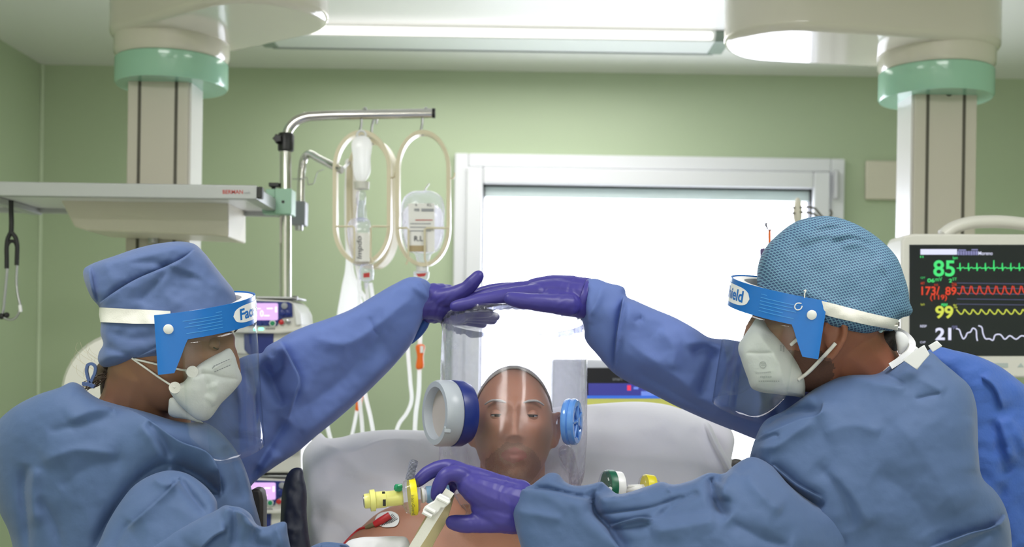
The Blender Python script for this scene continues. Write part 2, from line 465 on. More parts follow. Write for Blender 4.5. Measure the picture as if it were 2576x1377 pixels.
M['darkgrey'] = mat('dark brown grey plastic', (58, 55, 52), .45)
M['red'] = mat('red plastic', (190, 38, 44), .35)
M['green'] = mat('green plastic', (26, 138, 92), .35)
M['dgreen'] = mat('dark green plastic', (20, 92, 66), .35)
M['orange'] = mat('orange plastic', (245, 112, 28), .4)
M['yellow'] = mat('yellow plastic', (228, 214, 32), .35)
M['paleyel'] = mat('pale yellow plastic', (222, 218, 130), .35, sss=.1)
M['hang'] = mat('cream wire and plastic', (218, 208, 178), .35)
M['clearpl'] = film('clear rigid plastic', haze=.16, gloss=.7)
M['drip'] = film('clear soft bottle', haze=.42, gloss=.5, hscale=22)
M['bag'] = mat('milky infusion bag', (255, 255, 255), .15, trans=.65, spec=.8)
M['tube'] = mat('white infusion tubing', (255, 255, 255), .1, trans=.6, spec=.8)
M['label'] = mat('paper label', (240, 238, 234), .6)
M['ink'] = mat('dark ink', (52, 54, 62), .6)
M['redink'] = mat('red ink', (190, 60, 56), .6)
M['pillow'] = mat('white pillow cotton', (214, 213, 221), .8, bump=.15, bscale=90, sheen=.1)
M['sheet'] = mat('white bed linen', (224, 224, 230), .85)
M['yelstripe'] = mat('yellow panel', (226, 226, 120), .4)
M['bluestripe'] = mat('blue panel', (70, 130, 226), .4)

def kind(o, k='structure'): o['kind'] = k; return o
CZ = P(1288, 180, 4.3).z                       # ceiling height
XL, XR, YF, YB = P(100, 500, 4.3).x, 2.45, -2.2, 4.3
wx0, wx1 = P(1142, 600, YB).x, P(2118, 600, YB).x; wz1, wz0 = P(1630, 395, YB).z, P(1630, 1275, YB).z
e = .02
wall = [box(XL - .2, wx0 + e, YB, YB + .2, 0, CZ + .1), box(wx1 - e, XR + .2, YB, YB + .2, 0, CZ + .1),
        box(wx0 + e, wx1 - e, YB, YB + .2, wz1 - e, CZ + .1), box(wx0 + e, wx1 - e, YB, YB + .2, 0, wz0 + e)]
kind(obj('wall_back', wall, M['wall'], smooth=0))
kind(obj('wall_left', box(XL - .2, XL, YF, YB, 0, CZ + .1), M['wall'], smooth=0))
kind(obj('wall_right', box(XR, XR + .2, YF, YB, 0, CZ + .1), M['wall'], smooth=0))
kind(obj('wall_front', box(XL - .2, XR + .2, YF - .2, YF, 0, CZ + .1), M['plain'], smooth=0))
kind(obj('floor', box(XL - .2, XR + .2, YF - .2, YB + .2, -.1, 0), M['floor'], smooth=0))
kind(obj('ceiling', box(XL - .2, XR + .2, YF - .2, YB + .2, CZ, CZ + .15), M['ceil'], smooth=0))
kind(obj('trim_1', box(XL, XL + .012, YB - .012, YB, 0, CZ), M['trim'], bevel=.003))
def ringbox(x0, x1, z0, z1, w, y0, y1):
    return [box(x0, x0 + w, y0, y1, z0, z1), box(x1 - w, x1, y0, y1, z0, z1), box(x0 + w, x1 - w, y0, y1, z1 - w, z1), box(x0 + w, x1 - w, y0, y1, z0, z0 + w)]
win = kind(obj('window_1', ringbox(wx0, wx1, wz0, wz1, .052, YB - .03, YB + .09), M['pvc'], bevel=.006))
gx0, gx1 = P(1212, 700, YB).x, P(2036, 700, YB).x; gz1 = P(1630, 472, YB).z; gz0 = wz0 + .115
kind(obj('sash', ringbox(gx0 - .062, gx1 + .062, gz0 - .062, gz1 + .062, .062, YB - .045, YB + .06), M['pvc'], win, bevel=.007))
kind(obj('gasket', ringbox(gx0 - .002, gx1 + .002, gz0 - .002, gz1 + .002, .009, YB - .02, YB + .03), M['gasket'], win, bevel=0))
kind(obj('blind_box', box(gx0 + .007, gx1 - .007, YB - .01, YB + .05, gz1 - .045, gz1 - .007), mat('translucent blind rail', (206, 216, 214), .4, trans=.3), win))
kind(obj('pane', box(gx0, gx1, YB + .015, YB + .02, gz0, gz1), film('window glass', haze=.0, gloss=.3, rough=.01), win, smooth=0))
hx = P(2094, 470, YB).x
kind(obj('hinge', [box(hx - .009, hx + .009, YB - .062, YB - .04, P(2094, 505, YB).z, P(2094, 435, YB).z), lathe((hx, YB - .058, P(2094, 505, YB).z), (0, 0, 1), [(0, .008), (.1, .008)], 12)], mat('hinge grey', (196, 196, 200), .35), win, bevel=.002))

# surface lamp on the ceiling
fl = [P(652, 100, 3.8).x, P(1826, 100, 3.8).x]; fd = (3.70, 3.90)
lamp = empty('ceiling_lamp', ((fl[0] + fl[1]) / 2, 3.8, CZ), 'long white strip lamp mounted flat on the ceiling, between the two pendants', 'lamp')
def hexbar(x0, x1, y0, y1, z0, z1, c): return [(x, y, z) for x in (x0, x1) for y, z in ((y0, z1), (y0 + c, z0), (y1 - c, z0), (y1, z1))]
zb = CZ - .034
hb = lambda x0, x1, o=0: ([Vector(p) for p in hexbar(x0, x1, fd[0] + o, fd[1] - o, zb + o, CZ - .001, .022)], [(0, 1, 2, 3), (7, 6, 5, 4), (0, 4, 5, 1), (1, 5, 6, 2), (2, 6, 7, 3), (3, 7, 4, 0)])
obj('end_cap', hb(fl[0], fl[0] + .05), mat('lamp end cap', (128, 142, 132), .3), lamp, bevel=.004)
obj('end_cap', hb(fl[1] - .05, fl[1]), bpy.data.materials['lamp end cap'], lamp, bevel=.004)
obj('housing', hb(fl[0] + .05, fl[1] - .05, .002), mat('satin lamp cover', (224, 228, 226), .22, coat=.3), lamp)
obj('edge_trim', box(fl[0] + .03, fl[1] - .03, fd[1] - .024, fd[1] - .017, zb - .002, zb + .003), mat('grey lamp edge', (150, 156, 150), .4), lamp)
obj('diffuser', box(fl[0] + .06, fl[1] - .06, fd[0] - .004, fd[0] + .018, CZ - .03, CZ - .006), glow('lamp tube light', (255, 252, 246), 1.6), lamp, bevel=.006)

# ------------------------------------------------------------------ two ceiling pendants with columns
def hull2(A, ra, B, rb, n=24):
    A, B = Vector(A), Vector(B); d = (B - A); L = d.length; a0 = math.atan2(d.y, d.x); k = math.acos((ra - rb) / L)
    out = []
    for i in range(n + 1):
        a = a0 + k + (2 * PI - 2 * k) * i / n; out.append((A.x + ra * math.cos(a), A.y + ra * math.sin(a)))
    for i in range(n + 1):
        a = a0 - k + 2 * k * i / n; out.append((B.x + rb * math.cos(a), B.y + rb * math.sin(a)))
    return out
def pendant(label, hub, elbow, hz, z_ring, col_px, side_px, dface, zlow, g=(.2, .8)):
    r = empty('ceiling_pendant', (elbow[0], elbow[1], CZ), label, 'ceiling pendant', 'ceiling pendants of the bed place')
    hub3 = Vector((hub[0], hub[1], 0)); zt, zbm = z_ring
    arm = [Vector((x, y, hz)) for x, y in hull2(hub, .162, elbow, .168)]
    obj('arm', prism(arm, (0, 0, .17)), M['cream'], r, smooth=50, bevel=.022, seg=4)
    obj('riser', lathe((elbow[0], elbow[1], hz + .165), (0, 0, 1), [(0, .13), (CZ - hz - .165, .13)], 48), M['cream'], r)
    obj('hub', lathe((hub[0], hub[1], zt), (0, 0, 1), [(0, .142), (.012, .15), (hz - zt + .03, .152)], 64), M['cream'], r)
    obj('collar_ring', lathe((hub[0], hub[1], zbm), (0, 0, 1), [(0, .118), (.0, .143), (.006, .1475), (zt - zbm - .005, .1475), (zt - zbm - .001, .143), (zt - zbm - .001, .1)], 64, cap=True), M['ringgreen'], r)
    x0, x1 = P(col_px[0], 400, dface).x, P(col_px[1], 400, dface).x
    dep = .12
    c = obj('column', box(x0, x1, dface, dface + dep, zlow, zbm + .004), M['column'], r, bevel=.004)
    xs = x1 if side_px > 0 else x0
    obj('edge_profile', box(xs - .002 if side_px > 0 else xs - .006, xs + .006 if side_px > 0 else xs + .002, dface + .008, dface + dep - .004, zlow + .001, zbm + .003), M['colside'], c)
    for t in g:
        gx = x0 + (x1 - x0) * t
        obj('track', box(gx - .0042, gx + .0042, dface - .001, dface + .01, zlow + .001, zbm + .003), M['groove'], c)
    return r, c
pl, pcol = pendant('cream ceiling pendant with green ring above the woman, its column behind the shelf', (-.925, 3.06), (-.64, 2.84), CAMH + .80, (P(411, 120, 2.92).z, P(411, 190, 2.92).z), (318, 472), 1, 2.99, .55)
prr, pcol2 = pendant('cream ceiling pendant with green ring above the monitor, its column behind the monitor', (1.125, 3.05), (.715, 2.985), CAMH + .795, (P(2365, 150, 2.92).z, P(2365, 224, 2.92).z), (2299, 2457), -1, 2.985, .55, (.21, .79))
obj('screw_cap', lathe(P(2388, 233, 2.983), (0, 1, 0), [(0, .009), (.004, .011)], 16), M['groove'], pcol2)

# shelf on the left column
sd0, sd1 = 2.62, 2.985
shelf = empty('equipment_shelf', P(395, 480, 2.8), 'grey equipment shelf with front rail across the left column', 'shelf')
zt_, zb_ = P(640, 466, sd0).z, P(640, 502, sd0).z
xl, xr = P(-420, 480, sd0).x, P(646, 480, sd0).x
obj('front_rail', box(xl, xr, sd0, sd0 + .022, zb_, zt_), M['alu'], shelf, bevel=.003)
obj('rail_cap', box(xr, xr + .012, sd0 + .001, sd0 + .021, zb_ + .003, zt_ - .003), M['black'], shelf, bevel=.002)
obj('shelf_board', box(xl, xr - .012, sd0 + .022, sd1 - .02, zb_ + .012, zb_ + .024), M['white'], shelf, bevel=.002)
obj('side_rail', box(xr - .03, xr, sd0 + .022, sd1, zb_, zb_ + .03), M['alu'], shelf, bevel=.003)
obj('back_rail', box(xl, xr, sd1 - .02, sd1 + .002, zb_, zb_ + .03), M['alu'], shelf, bevel=.003)
x_l2 = P(92, 520, 2.9).x
obj('side_rail', box(x_l2 - .05, x_l2 - .02, sd0 + .022, sd1, zb_ - .004, zb_ + .012), M['alu'], shelf, bevel=.003)
br = prism([P(x, y, 2.80) for x, y in [(150, 500), (575, 505), (575, 598), (545, 594), (215, 580), (185, 570)]], (0, .185, 0))
obj('bracket', br, M['creamflat'], shelf, bevel=.006)
text('rail_lettering', 'BERMAN', 560, 478, 611, 488, sd0 - .0008, M['redink'], shelf, bold=.012)
text('rail_small_lettering', 'world', 613, 482, 628, 488, sd0 - .0008, M['grey'], shelf)
obj('socket', [lathe(P(386, 612, 2.96), (0, 0, 1), [(0, .014), (.02, .014)], 16), ], M['steel'], pcol)
obj('socket_cap', [lathe(P(386, 600, 2.96), (0, 0, 1), [(0, .016), (.006, .016)], 16)], M['black'], pcol)

# infusion pole clamped to the shelf
pd = 2.86
pole = empty('infusion_pole', P(718, 745, pd), 'bent chrome infusion pole with bottle hangers, clamped to the shelf end', 'infusion pole')
rp = m(14.5, pd)
obj('pole_tube', tube([P(718, 1150, pd), P(718, 745, pd), P(718, 560, pd), P(718, 372, pd)], rp, 20), M['chrome'], pole)
obj('hook_arm', tube([P(719, 375, pd)] + [P(x, y, pd) for x, y in cr([(719, 350), (726, 326), (744, 306), (770, 295), (800, 292), (900, 289), (1000, 287), (1091, 285)], 5)], m(12, pd), 20), M['chrome'], pole)
obj('arm_plug', lathe(P(1087, 285, pd), (1, 0, 0), [(0, m(12.4, pd)), (.008, m(12.4, pd))], 20), M['black'], pole)
kn = obj('clamp_collar', lathe(P(719, 382, pd), (0, 0, 1), [(0, m(16, pd)), (.003, m(20, pd)), (.04, m(21, pd)), (.046, m(18, pd))], 20), M['black'], pole)
obj('star_knob', prism([P(697 + (13 if k % 2 else 9) * math.cos(k * PI / 5), 348 + (13 if k % 2 else 9) * math.sin(k * PI / 5), pd - .03) for k in range(10)], (0, .02, 0)), M['black'], kn, bevel=.002)
obj('rod', tube([P(697, 348, pd - .02), P(716, 352, pd)], .005, 8), M['black'], kn)
cl = obj('pole_clamp', box(P(697, 500, pd).x, P(739, 500, pd).x, pd - .03, pd + .03, P(718, 543, pd).z, P(718, 478, pd).z), M['mint'], pole, bevel=.003)
obj('clamp_jaw', [box(P(664, 500, pd).x, P(700, 500, pd).x, pd - .02, pd + .02, P(680, 540, pd).z, P(680, 510, pd).z), box(P(672, 500, pd).x, P(700, 500, pd).x, pd - .02, pd + .02, P(680, 500, pd).z, P(680, 478, pd).z)], M['mint'], cl, bevel=.002)
obj('clamp_screw', lathe(P(712, 508, pd - .031), (0, 1, 0), [(0, m(4, pd)), (.002, m(4, pd))], 12), M['black'], cl)
obj('clamp_knob', [tube([P(688, 478, pd), P(690, 466, pd)], .006, 10), box(P(678, 465, pd).x, P(704, 465, pd).x, pd - .012, pd + .012, P(690, 471, pd).z, P(690, 461, pd).z)], M['black'], cl, bevel=.003)
obj('adapter', [box(P(646, 490, pd).x, P(664, 490, pd).x, pd - .02, pd + .02, P(655, 505, pd).z, P(655, 478, pd).z)], M['black'], cl, bevel=.003)

# second bent tube with a grey socket
bd = 2.98
bt = empty('swivel_arm', P(755, 560, bd), 'short bent chrome arm in a grey socket just right of the pole', 'bracket arm')
obj('arm_tube', tube([P(x, y, bd + q) for x, y, q in cr([(757, 525, 0), (757, 470, 0), (760, 425, 0), (766, 398, 0), (776, 388, -.01), (800, 399, -.05), (830, 414, -.1), (858, 428, -.14)], 5)], m(9.5, bd), 16), M['chrome'], bt)
obj('socket', box(P(736, 540, bd).x, P(771, 540, bd).x, bd - .02, bd + .025, P(752, 568, bd).z, P(752, 508, bd).z), M['grey'], bt, bevel=.003)
obj('bolt', lathe(P(752, 580, bd), (0, 0, 1), [(0, m(10, bd)), (.014, m(10, bd))], 12), M['steel'], bt)
obj('wire_hook', tube([P(x, y, bd - .02) for x, y in cr([(735, 451, ), (755, 450), (772, 446), ], 4)] + [P(x, y, bd - .02) for x, y in cr([(775, 465), (788, 462), (794, 445), (800, 432), (815, 427)], 4)], .0012, 6), M['steel'], bt)

# bottle hangers: oval hoop, wire basket, steel hook
def hanger(label, cx, top, bot, hw, d, basket=True, hook=True, tilt=0, wo=0):
    r = empty('bottle_hanger', P(cx, top, d), label, 'bottle hanger', 'bottle hangers on the pole')
    n = 72; V = []; ry = (bot - top) / 2; cy = (top + bot) / 2
    for k in range(n):
        a = 2 * PI * k / n; ce, se = math.cos(a), math.sin(a); f = 1; Ls = ry * .42
        for s in (0, 1):
            w = hw - (0 if s == 0 else 10); h = ry - (0 if s == 0 else 10)
            x, y = cx + w * ce, cy + math.copysign(Ls + (h - Ls) * abs(se), se)
            for yy in (-.017, .017):
                V.append(P(x, y, d) + Vector((yy * tilt, yy, 0)))
    Fc = []
    for k in range(n):
        b, c = 4 * k, 4 * ((k + 1) % n)
        for i, j in ((0, 1), (1, 3), (3, 2), (2, 0)): Fc.append((b + i, b + j, c + j, c + i))
    obj('hoop', (V, Fc), M['hang'], r, smooth=35)
    if hook:
        obj('steel_hook', tube([P(cx + x, top + y, d) for x, y in cr([(3, 6), (-2, 9), (-5, 2), (-3, -18), (-2, -34), (2, -50), (6, -58), (10, -50), (9, -40)], 4)], .0034, 8), M['steel'], r)
    if basket:
        for s in (-1, 1):
            x0_, x1_ = cx + s * (hw - 4), cx + wo + s * 20.5
            pts = [(x0_, bot - 98), (x1_ + s * 4, bot - 98), (x1_, bot - 94), (x1_, bot - 20), (x1_ + s * 6, bot - 6)]
            obj('wire_loop', tube([P(x, y, d - .05) for x, y in pts], .0026, 8), M['hang'], r)
        obj('side_clip', tube([P(x, y, d) for x, y in cr([(cx + hw - 2, cy - 52), (cx + hw + 6, cy - 52), (cx + hw + 10, cy - 66)], 4)], .0022, 6), M['hang'], r)
    return r
hanger('cream oval bottle hanger at the pole tip, holding the labelled bottle', 1065, 330, 672, 69, 2.86, wo=-17)
hanger('cream oval bottle hanger nearer the pole, holding the vial with handwriting', 912, 330, 668, 73, 2.86)
hanger('cream oval bottle hanger hidden behind the one with the vial', 938, 352, 678, 58, 2.99, basket=False, tilt=.4)

# bottles and bags
def bottle(label):
    d = 2.86; r = empty('infusion_bottle', P(1062, 690, d), label, 'infusion bottle')
    body = inflate([(1010, 515), (1018, 495), (1038, 482), (1062, 480), (1090, 482), (1110, 495), (1117, 515), (1117, 560), (1114, 605), (1100, 632), (1085, 640), (1078, 660), (1050, 660), (1044, 640), (1028, 632), (1014, 605), (1010, 560)], d, T=.035, step=7)
    obj('bottle', body, M['drip'], r, smooth=180)
    obj('liquid', inflate([(1014, 530), (1112, 530), (1113, 560), (1110, 600), (1097, 628), (1082, 636), (1050, 636), (1032, 628), (1018, 600), (1014, 560)], d, T=.028, step=9), M['bag'], r, smooth=180)
    obj('hang_tab', tube([P(1066, 484, d), P(1072, 472, d), P(1080, 462, d)], .005, 8, flat=.4), M['white'], r)
    lb = obj('paper_label', plate([(1027, 512), (1093, 512), (1093, 634), (1030, 634)], d - .042, .002), M['label'], r)
    dl = d - .0435
    text('label_letters', 'R.L', 1042, 594, 1064, 607, dl, M['ink'], lb, bold=.01)
    text('label_letters', 'R', 1045, 513, 1050, 519, dl, M['ink'], lb); text('label_letters', 'KL', 1075, 512, 1086, 519, dl, M['ink'], lb)
    for q in (rect(1042, 525, 1055, 531), rect(1060, 525, 1091, 532), rect(1032, 562, 1084, 564), rect(1032, 571, 1084, 573), rect(1032, 580, 1084, 582)): obj('printed_line', plate(q, dl, .0005), M['grey'], lb)
    obj('red_print', [plate(rect(1045, 553, 1088, 555), dl, .0005)], M['redink'], lb)
    obj('colour_band', plate(rect(1030, 618, 1072, 633), dl, .0005), mat('tan print', (178, 158, 120), .6), lb)
    obj('neck', lathe(P(1062, 662, d), (0, 0, -1), [(0, m(15, d)), (.022, m(15, d))], 20), M['white'], r)
    sp = obj('spike', lathe(P(1060, 684, d), (0, 0, -1), [(0, m(20, d)), (.016, m(19, d)), (.03, m(8, d))], 20), M['drip'], r)
    obj('red_mark', plate([(1046, 689), (1074, 687), (1068, 696), (1052, 697)], d - m(21, d), .001), M['redink'], sp)
    return r
bottle('clear infusion bottle with paper label reading R.L in the hanger at the pole tip')
d = 2.85; r = empty('infusion_vial', P(912, 665, d), 'white sleeved vial with handwriting on its label, in the hanger nearer the pole', 'vial')
obj('vial_body', inflate([(884, 552), (928, 552), (930, 600), (934, 640), (930, 662), (888, 665), (882, 640)], d, T=.02, step=6), M['drip'], r, smooth=180)
obj('cap', lathe(P(909, 556, d), (0, 0, 1), [(0, m(14, d)), (.03, m(12, d)), (.05, m(10, d))], 20), M['clearpl'], r)
lb = obj('paper_label', plate([(896, 586), (929, 586), (930, 658), (894, 658)], d - .024, .002), M['label'], r)
w_ = text('handwriting', 'Impdo', 0, 0, 58, 16, d, M['ink'], lb, shear=.2)
def hand(me, d):                     # turns the lettering to read upwards on the label
    for v in me.vertices:
        q = v.co - P(0, 16, d); u, w = q.x / (d / FP), q.z / (d / FP)
        v.co = P(914 - w, 652 - u, d - .0255)
w_.data.transform(Matrix.Translation(origin(lb))); hand(w_.data, d); w_.data.transform(Matrix.Translation(-origin(lb)))
obj('outlet', lathe(P(922, 666, d), (0, 0, -1), [(0, m(16, d)), (.02, m(19, d)), (.038, m(18, d)), (.042, m(6, d)), (.06, m(5, d))], 20), M['drip'], r)
obj('red_mark', plate([(914, 688), (930, 686), (930, 698), (914, 699)], d - m(21, d), .001), M['redink'], r)
r = empty('infusion_bag', P(910, 480, 2.84), 'small milky infusion bag hooked up above the handwritten vial', 'infusion bag')
obj('bag', inflate([(888, 352), (895, 345), (925, 345), (932, 352), (932, 400), (930, 440), (918, 456), (898, 456), (890, 440), (888, 400)], 2.84, T=.018, step=5), M['bag'], r, smooth=180)
obj('hanging_eye', tube([P(909 + 11 * math.cos(a), 340 + 11 * math.sin(a), 2.84) for a in np.linspace(0, 2 * PI, 24)], .003, 8), M['white'], r)
obj('port', lathe(P(910, 458, 2.84), (0, 0, -1), [(0, m(20, 2.84)), (.018, m(19, 2.84)), (.02, m(8, 2.84))], 20), M['offwhite'], r)
obj('drip_chamber', lathe(P(908, 482, 2.84), (0, 0, -1), [(0, m(11, 2.84)), (.012, m(13, 2.84)), (.03, m(12, 2.84)), (.036, m(8, 2.84)), (.06, m(9, 2.84)), (.075, m(9, 2.84))], 20), M['clearpl'], r)
r = empty('infusion_bag', P(885, 740, 2.98), 'long bright white infusion bag hanging behind the hanger with the vial', 'infusion bag')
obj('bag', inflate([(872, 400), (895, 405), (903, 440), (897, 560), (890, 680), (902, 720), (905, 860), (862, 860), (858, 730), (868, 680), (866, 560), (868, 440)], 3.0, T=.02, step=7), M['bag'], r, smooth=180)
obj('bag_hook', tube([P(x, y, q) for x, y, q in ((884, 404, 3.0), (872, 416, 2.93), (858, 426, 2.845))], .003, 8), M['steel'], r)

# infusion lines
def line(label, pts, d, w=5.5, clip=None):
    r = obj('infusion_line', tube([P(x, y, d) for x, y in cr(pts, 6)], m(w, d) , 10), M['tube'])
    tag(r, label, 'infusion line', 'infusion lines below the bottles')
    if clip:
        (x, y0, y1) = clip
        obj('orange_clip', inflate([(x - 8, y0), (x + 11, y0), (x + 9, y0 + 30), (x + 7, y1 - 2), (x - 7, y1), (x - 7, y0 + 30)], d - .006, T=.008, step=4), M['orange'], r, smooth=180)
        obj('clip_sticker', plate(rect(x + 1, y0 + 3, x + 9, y0 + 20), d - .0165, .001), M['label'], r)
    return r
line('white infusion line with a bright orange clip below the labelled bottle', [(1060, 706), (1064, 760), (1057, 850), (1055, 930), (1053, 990), (1046, 1040), (1043, 1120)], 2.86, clip=(1056, 868, 930))
line('white infusion line that bends left beside the one with the orange clip', [(1040, 700), (1028, 760), (1026, 880), (1032, 960), (1034, 1015), (1022, 1042), (1005, 1065), (996, 1090), (990, 1130)], 2.88, 5)
line('white infusion line with a half hidden orange clip under the sleeve', [(905, 720), (904, 800), (903, 900), (902, 1000), (893, 1060), (882, 1110)], 2.9, 4.5, clip=(902, 985, 1034))
line('white infusion line straight below the handwritten vial', [(921, 712), (925, 760), (915, 850), (908, 940), (905, 1010), (910, 1060), (913, 1110)], 2.85, 5)
line('white infusion line slanting right from under the sleeve', [(932, 712), (938, 760), (925, 850), (912, 950), (920, 1000), (932, 1050), (942, 1110)], 2.87, 5)
line('white infusion line left of the others, above the pillow corner', [(880, 855), (870, 900), (840, 980), (822, 1040), (824, 1075), (834, 1112)], 2.9, 5)
line('white infusion line from the vial through the hanger', [(896, 665), (903, 700), (905, 730), (915, 745), (925, 790)], 2.88, 5)

# infusion pumps, stacked
def pump(label):
    d = 2.72; r = empty('infusion_pump', P(680, 893, d), label, 'infusion pump', 'infusion pumps stacked under the pole')
    b = obj('housing', prism([P(x, y, d) for x, y in [(585, 752), (640, 752), (730, 757), (742, 766), (752, 800), (758, 820), (762, 836), (762, 893), (585, 893)]], (0, .17, 0)), M['offwhite'], r, bevel=.006, seg=3)
    obj('side_cap', prism([P(x, y, d - .006) for x, y in [(736, 760), (746, 770), (756, 790), (759, 818), (743, 820)]], (0, .16, 0)), M['white'], r, bevel=.004)
    obj('chin', prism([P(x, y, d - .018) for x, y in [(585, 824), (700, 828), (762, 822), (762, 834), (700, 840), (585, 838)]], (0, .03, 0)), M['offwhite'], r, bevel=.004)
    obj('top_tray', [box(P(640, 750, d).x, P(742, 750, d).x, d + .01, d + .15, P(690, 752, d).z, P(690, 746, d).z), tube([P(736, 750, d - .01), P(749, 751, d - .01)], .006, 10)], M['steel'], r, bevel=.002)
    f = obj('front_panel', plate([(600, 757), (640, 757), (726, 760), (734, 764), (736, 798), (712, 800), (702, 806), (696, 820), (600, 820)], d - .004, .006), M['navy'], r, bevel=.001)
    s = obj('screen', plate(rrect(600, 763, 699, 806, 4), d - .006, .004), glow('pump screen', (236, 190, 255), .95), r)
    text('screen_digit', '0', 654, 781, 663, 797, d - .0068, glow('pump digits', (255, 240, 255), 1.3), s, bold=.02)
    obj('screen_marks', [plate(rect(645, 776, 656, 778), d - .0068, .0005), plate(rect(671, 775, 686, 778), d - .0068, .0005), plate(rect(664, 793, 678, 796), d - .0068, .0005), plate(rect(692, 772, 697, 786), d - .0068, .0005)], bpy.data.materials['pump digits'], s)
    for x, y, rr, mm in ((716, 770, 8, 'grey'), (710, 788, 8, 'navy'), (724, 788, 8, 'navy'), (708, 811, 6.5, 'red'), (724, 809, 6.5, 'steel'), (686, 814, 6, 'green'), (671, 815, 5.5, 'navy'), (655, 815, 5.5, 'navy')):
        bt_ = obj('button', lathe(P(x, y, d - .004), (0, -1, 0), [(0, m(rr, d)), (.003, m(rr, d)), (.004, m(rr * .8, d))], 16), M[mm], r)
        if mm == 'green': obj('button_ring', lathe(P(x, y, d - .0035), (0, -1, 0), [(0, m(rr + 2.5, d)), (.002, m(rr + 2.5, d))], 16), M['white'], bt_)
    obj('status_light', [plate(rect(638, 826, 644, 832), d - .0195, .002), plate(rect(651, 825, 662, 831), d - .0195, .002)], glow('green led', (120, 255, 205), 3), r)
    obj('printing', [plate(rect(668 + 5 * k, 826, 671 + 5 * k, 829), d - .0188, .001) for k in range(5)], M['ink'], r)
    obj('door_recess', plate([(613, 840), (688, 838), (687, 876), (668, 893), (625, 893), (614, 880)], d - .003, .004), M['navy'], r, bevel=.002)
    return r
pm = pump('infusion pump right beside the face shield visor, topmost of the stack')
base0 = P(690, 780, 2.72)
dup(pm, P(688, 930, 2.72) - base0, 'infusion pump second from the top of the stack, mostly hidden by the sleeve')
dup(pm, P(685, 1078, 2.72) - base0, 'infusion pump third from the top of the stack, only its base showing under the sleeve')
dup(pm, P(684, 1231, 2.72) - base0, 'infusion pump with pink screen at the foot of the stack, beside the navy padding')
rk = empty('pump_rack', (P(660, 800, 2.9).x, 2.93, 0), 'off white pump rack standing behind the stacked infusion pumps', 'rack')
obj('back_plate', box(P(570, 800, 2.9).x, P(758, 800, 2.9).x, 2.892, 2.95, .25, P(680, 762, 2.9).z), M['offwhite'], rk, bevel=.006)
obj('foot_plate', box(P(540, 800, 2.9).x, P(790, 800, 2.9).x, 2.7, 3.1, .0, .04), M['grey'], rk, bevel=.01)
obj('stem', box(P(640, 800, 2.9).x, P(690, 800, 2.9).x, 2.9, 2.95, .03, .3), M['steel'], rk)

# stethoscope over the shelf rail
sd = 2.70
st = empty('stethoscope', P(28, 530, sd), 'black stethoscope hanging head down from the left end of the shelf', 'stethoscope')
obj('tubing', [tube([P(x, y, sd) for x, y in cr([(28, 505), (28, 525), (29, 560), (28, 588)], 5)], m(6, sd), 12), tube([P(x, y, sd) for x, y in cr([(28, 584), (20, 600), (17, 620), (17, 650), (17, 676)], 5)], m(5.5, sd), 12), tube([P(x, y, sd) for x, y in cr([(28, 584), (38, 596), (43, 615), (43, 640), (42, 668)], 5)], m(5.5, sd), 12), tube([P(x, y, sd) for x, y in cr([(18, 620), (24, 609), (31, 607), (37, 609), (42, 620)], 5)], m(4.5, sd), 10)], M['rubber'], st)
obj('ear_tube', tube([P(x, y, sd) for x, y in cr([(18, 672), (15, 710), (11, 750), (7, 785), (5, 795)], 5)], m(3.5, sd), 10), M['steel'], st)
obj('ear_tube', tube([P(x, y, sd) for x, y in cr([(43, 665), (41, 715), (45, 745), (50, 770), (46, 790), (34, 803), (20, 804), (8, 798)], 5)], m(3.2, sd), 10), M['steel'], st)
obj('ear_tip', sphere(P(4, 796, sd), m(8, sd), 8), M['rubber'], st); obj('ear_tip', sphere(P(17, 793, sd), m(7, sd), 8), M['rubber'], st)
obj('tube_sleeve', tube([P(50, 768, sd), P(52, 785, sd)], m(4.5, sd), 10), M['white'], st)

# round white lamp head behind the woman
ld = 2.55
lh = empty('examination_lamp', (P(330, 1000, ld).x, ld, 0), 'large round white lamp head behind the woman in the cap', 'lamp')
obj('lamp_head', lathe(P(322, 990, ld), (.1, -1, .1), [(0, m(120, ld)), (.015, m(150, ld)), (.035, m(152, ld)), (.055, m(140, ld)), (.062, m(80, ld))], 48), M['offwhite'], lh)
obj('lamp_post', tube([P(322, 1000, ld + .03), (P(322, 1000, ld).x, ld + .03, .03)], .02, 16), M['steel'], lh)
obj('lamp_foot', lathe((P(322, 1000, ld).x, ld + .03, 0), (0, 0, 1), [(0, .2), (.03, .18)], 32), M['grey'], lh)

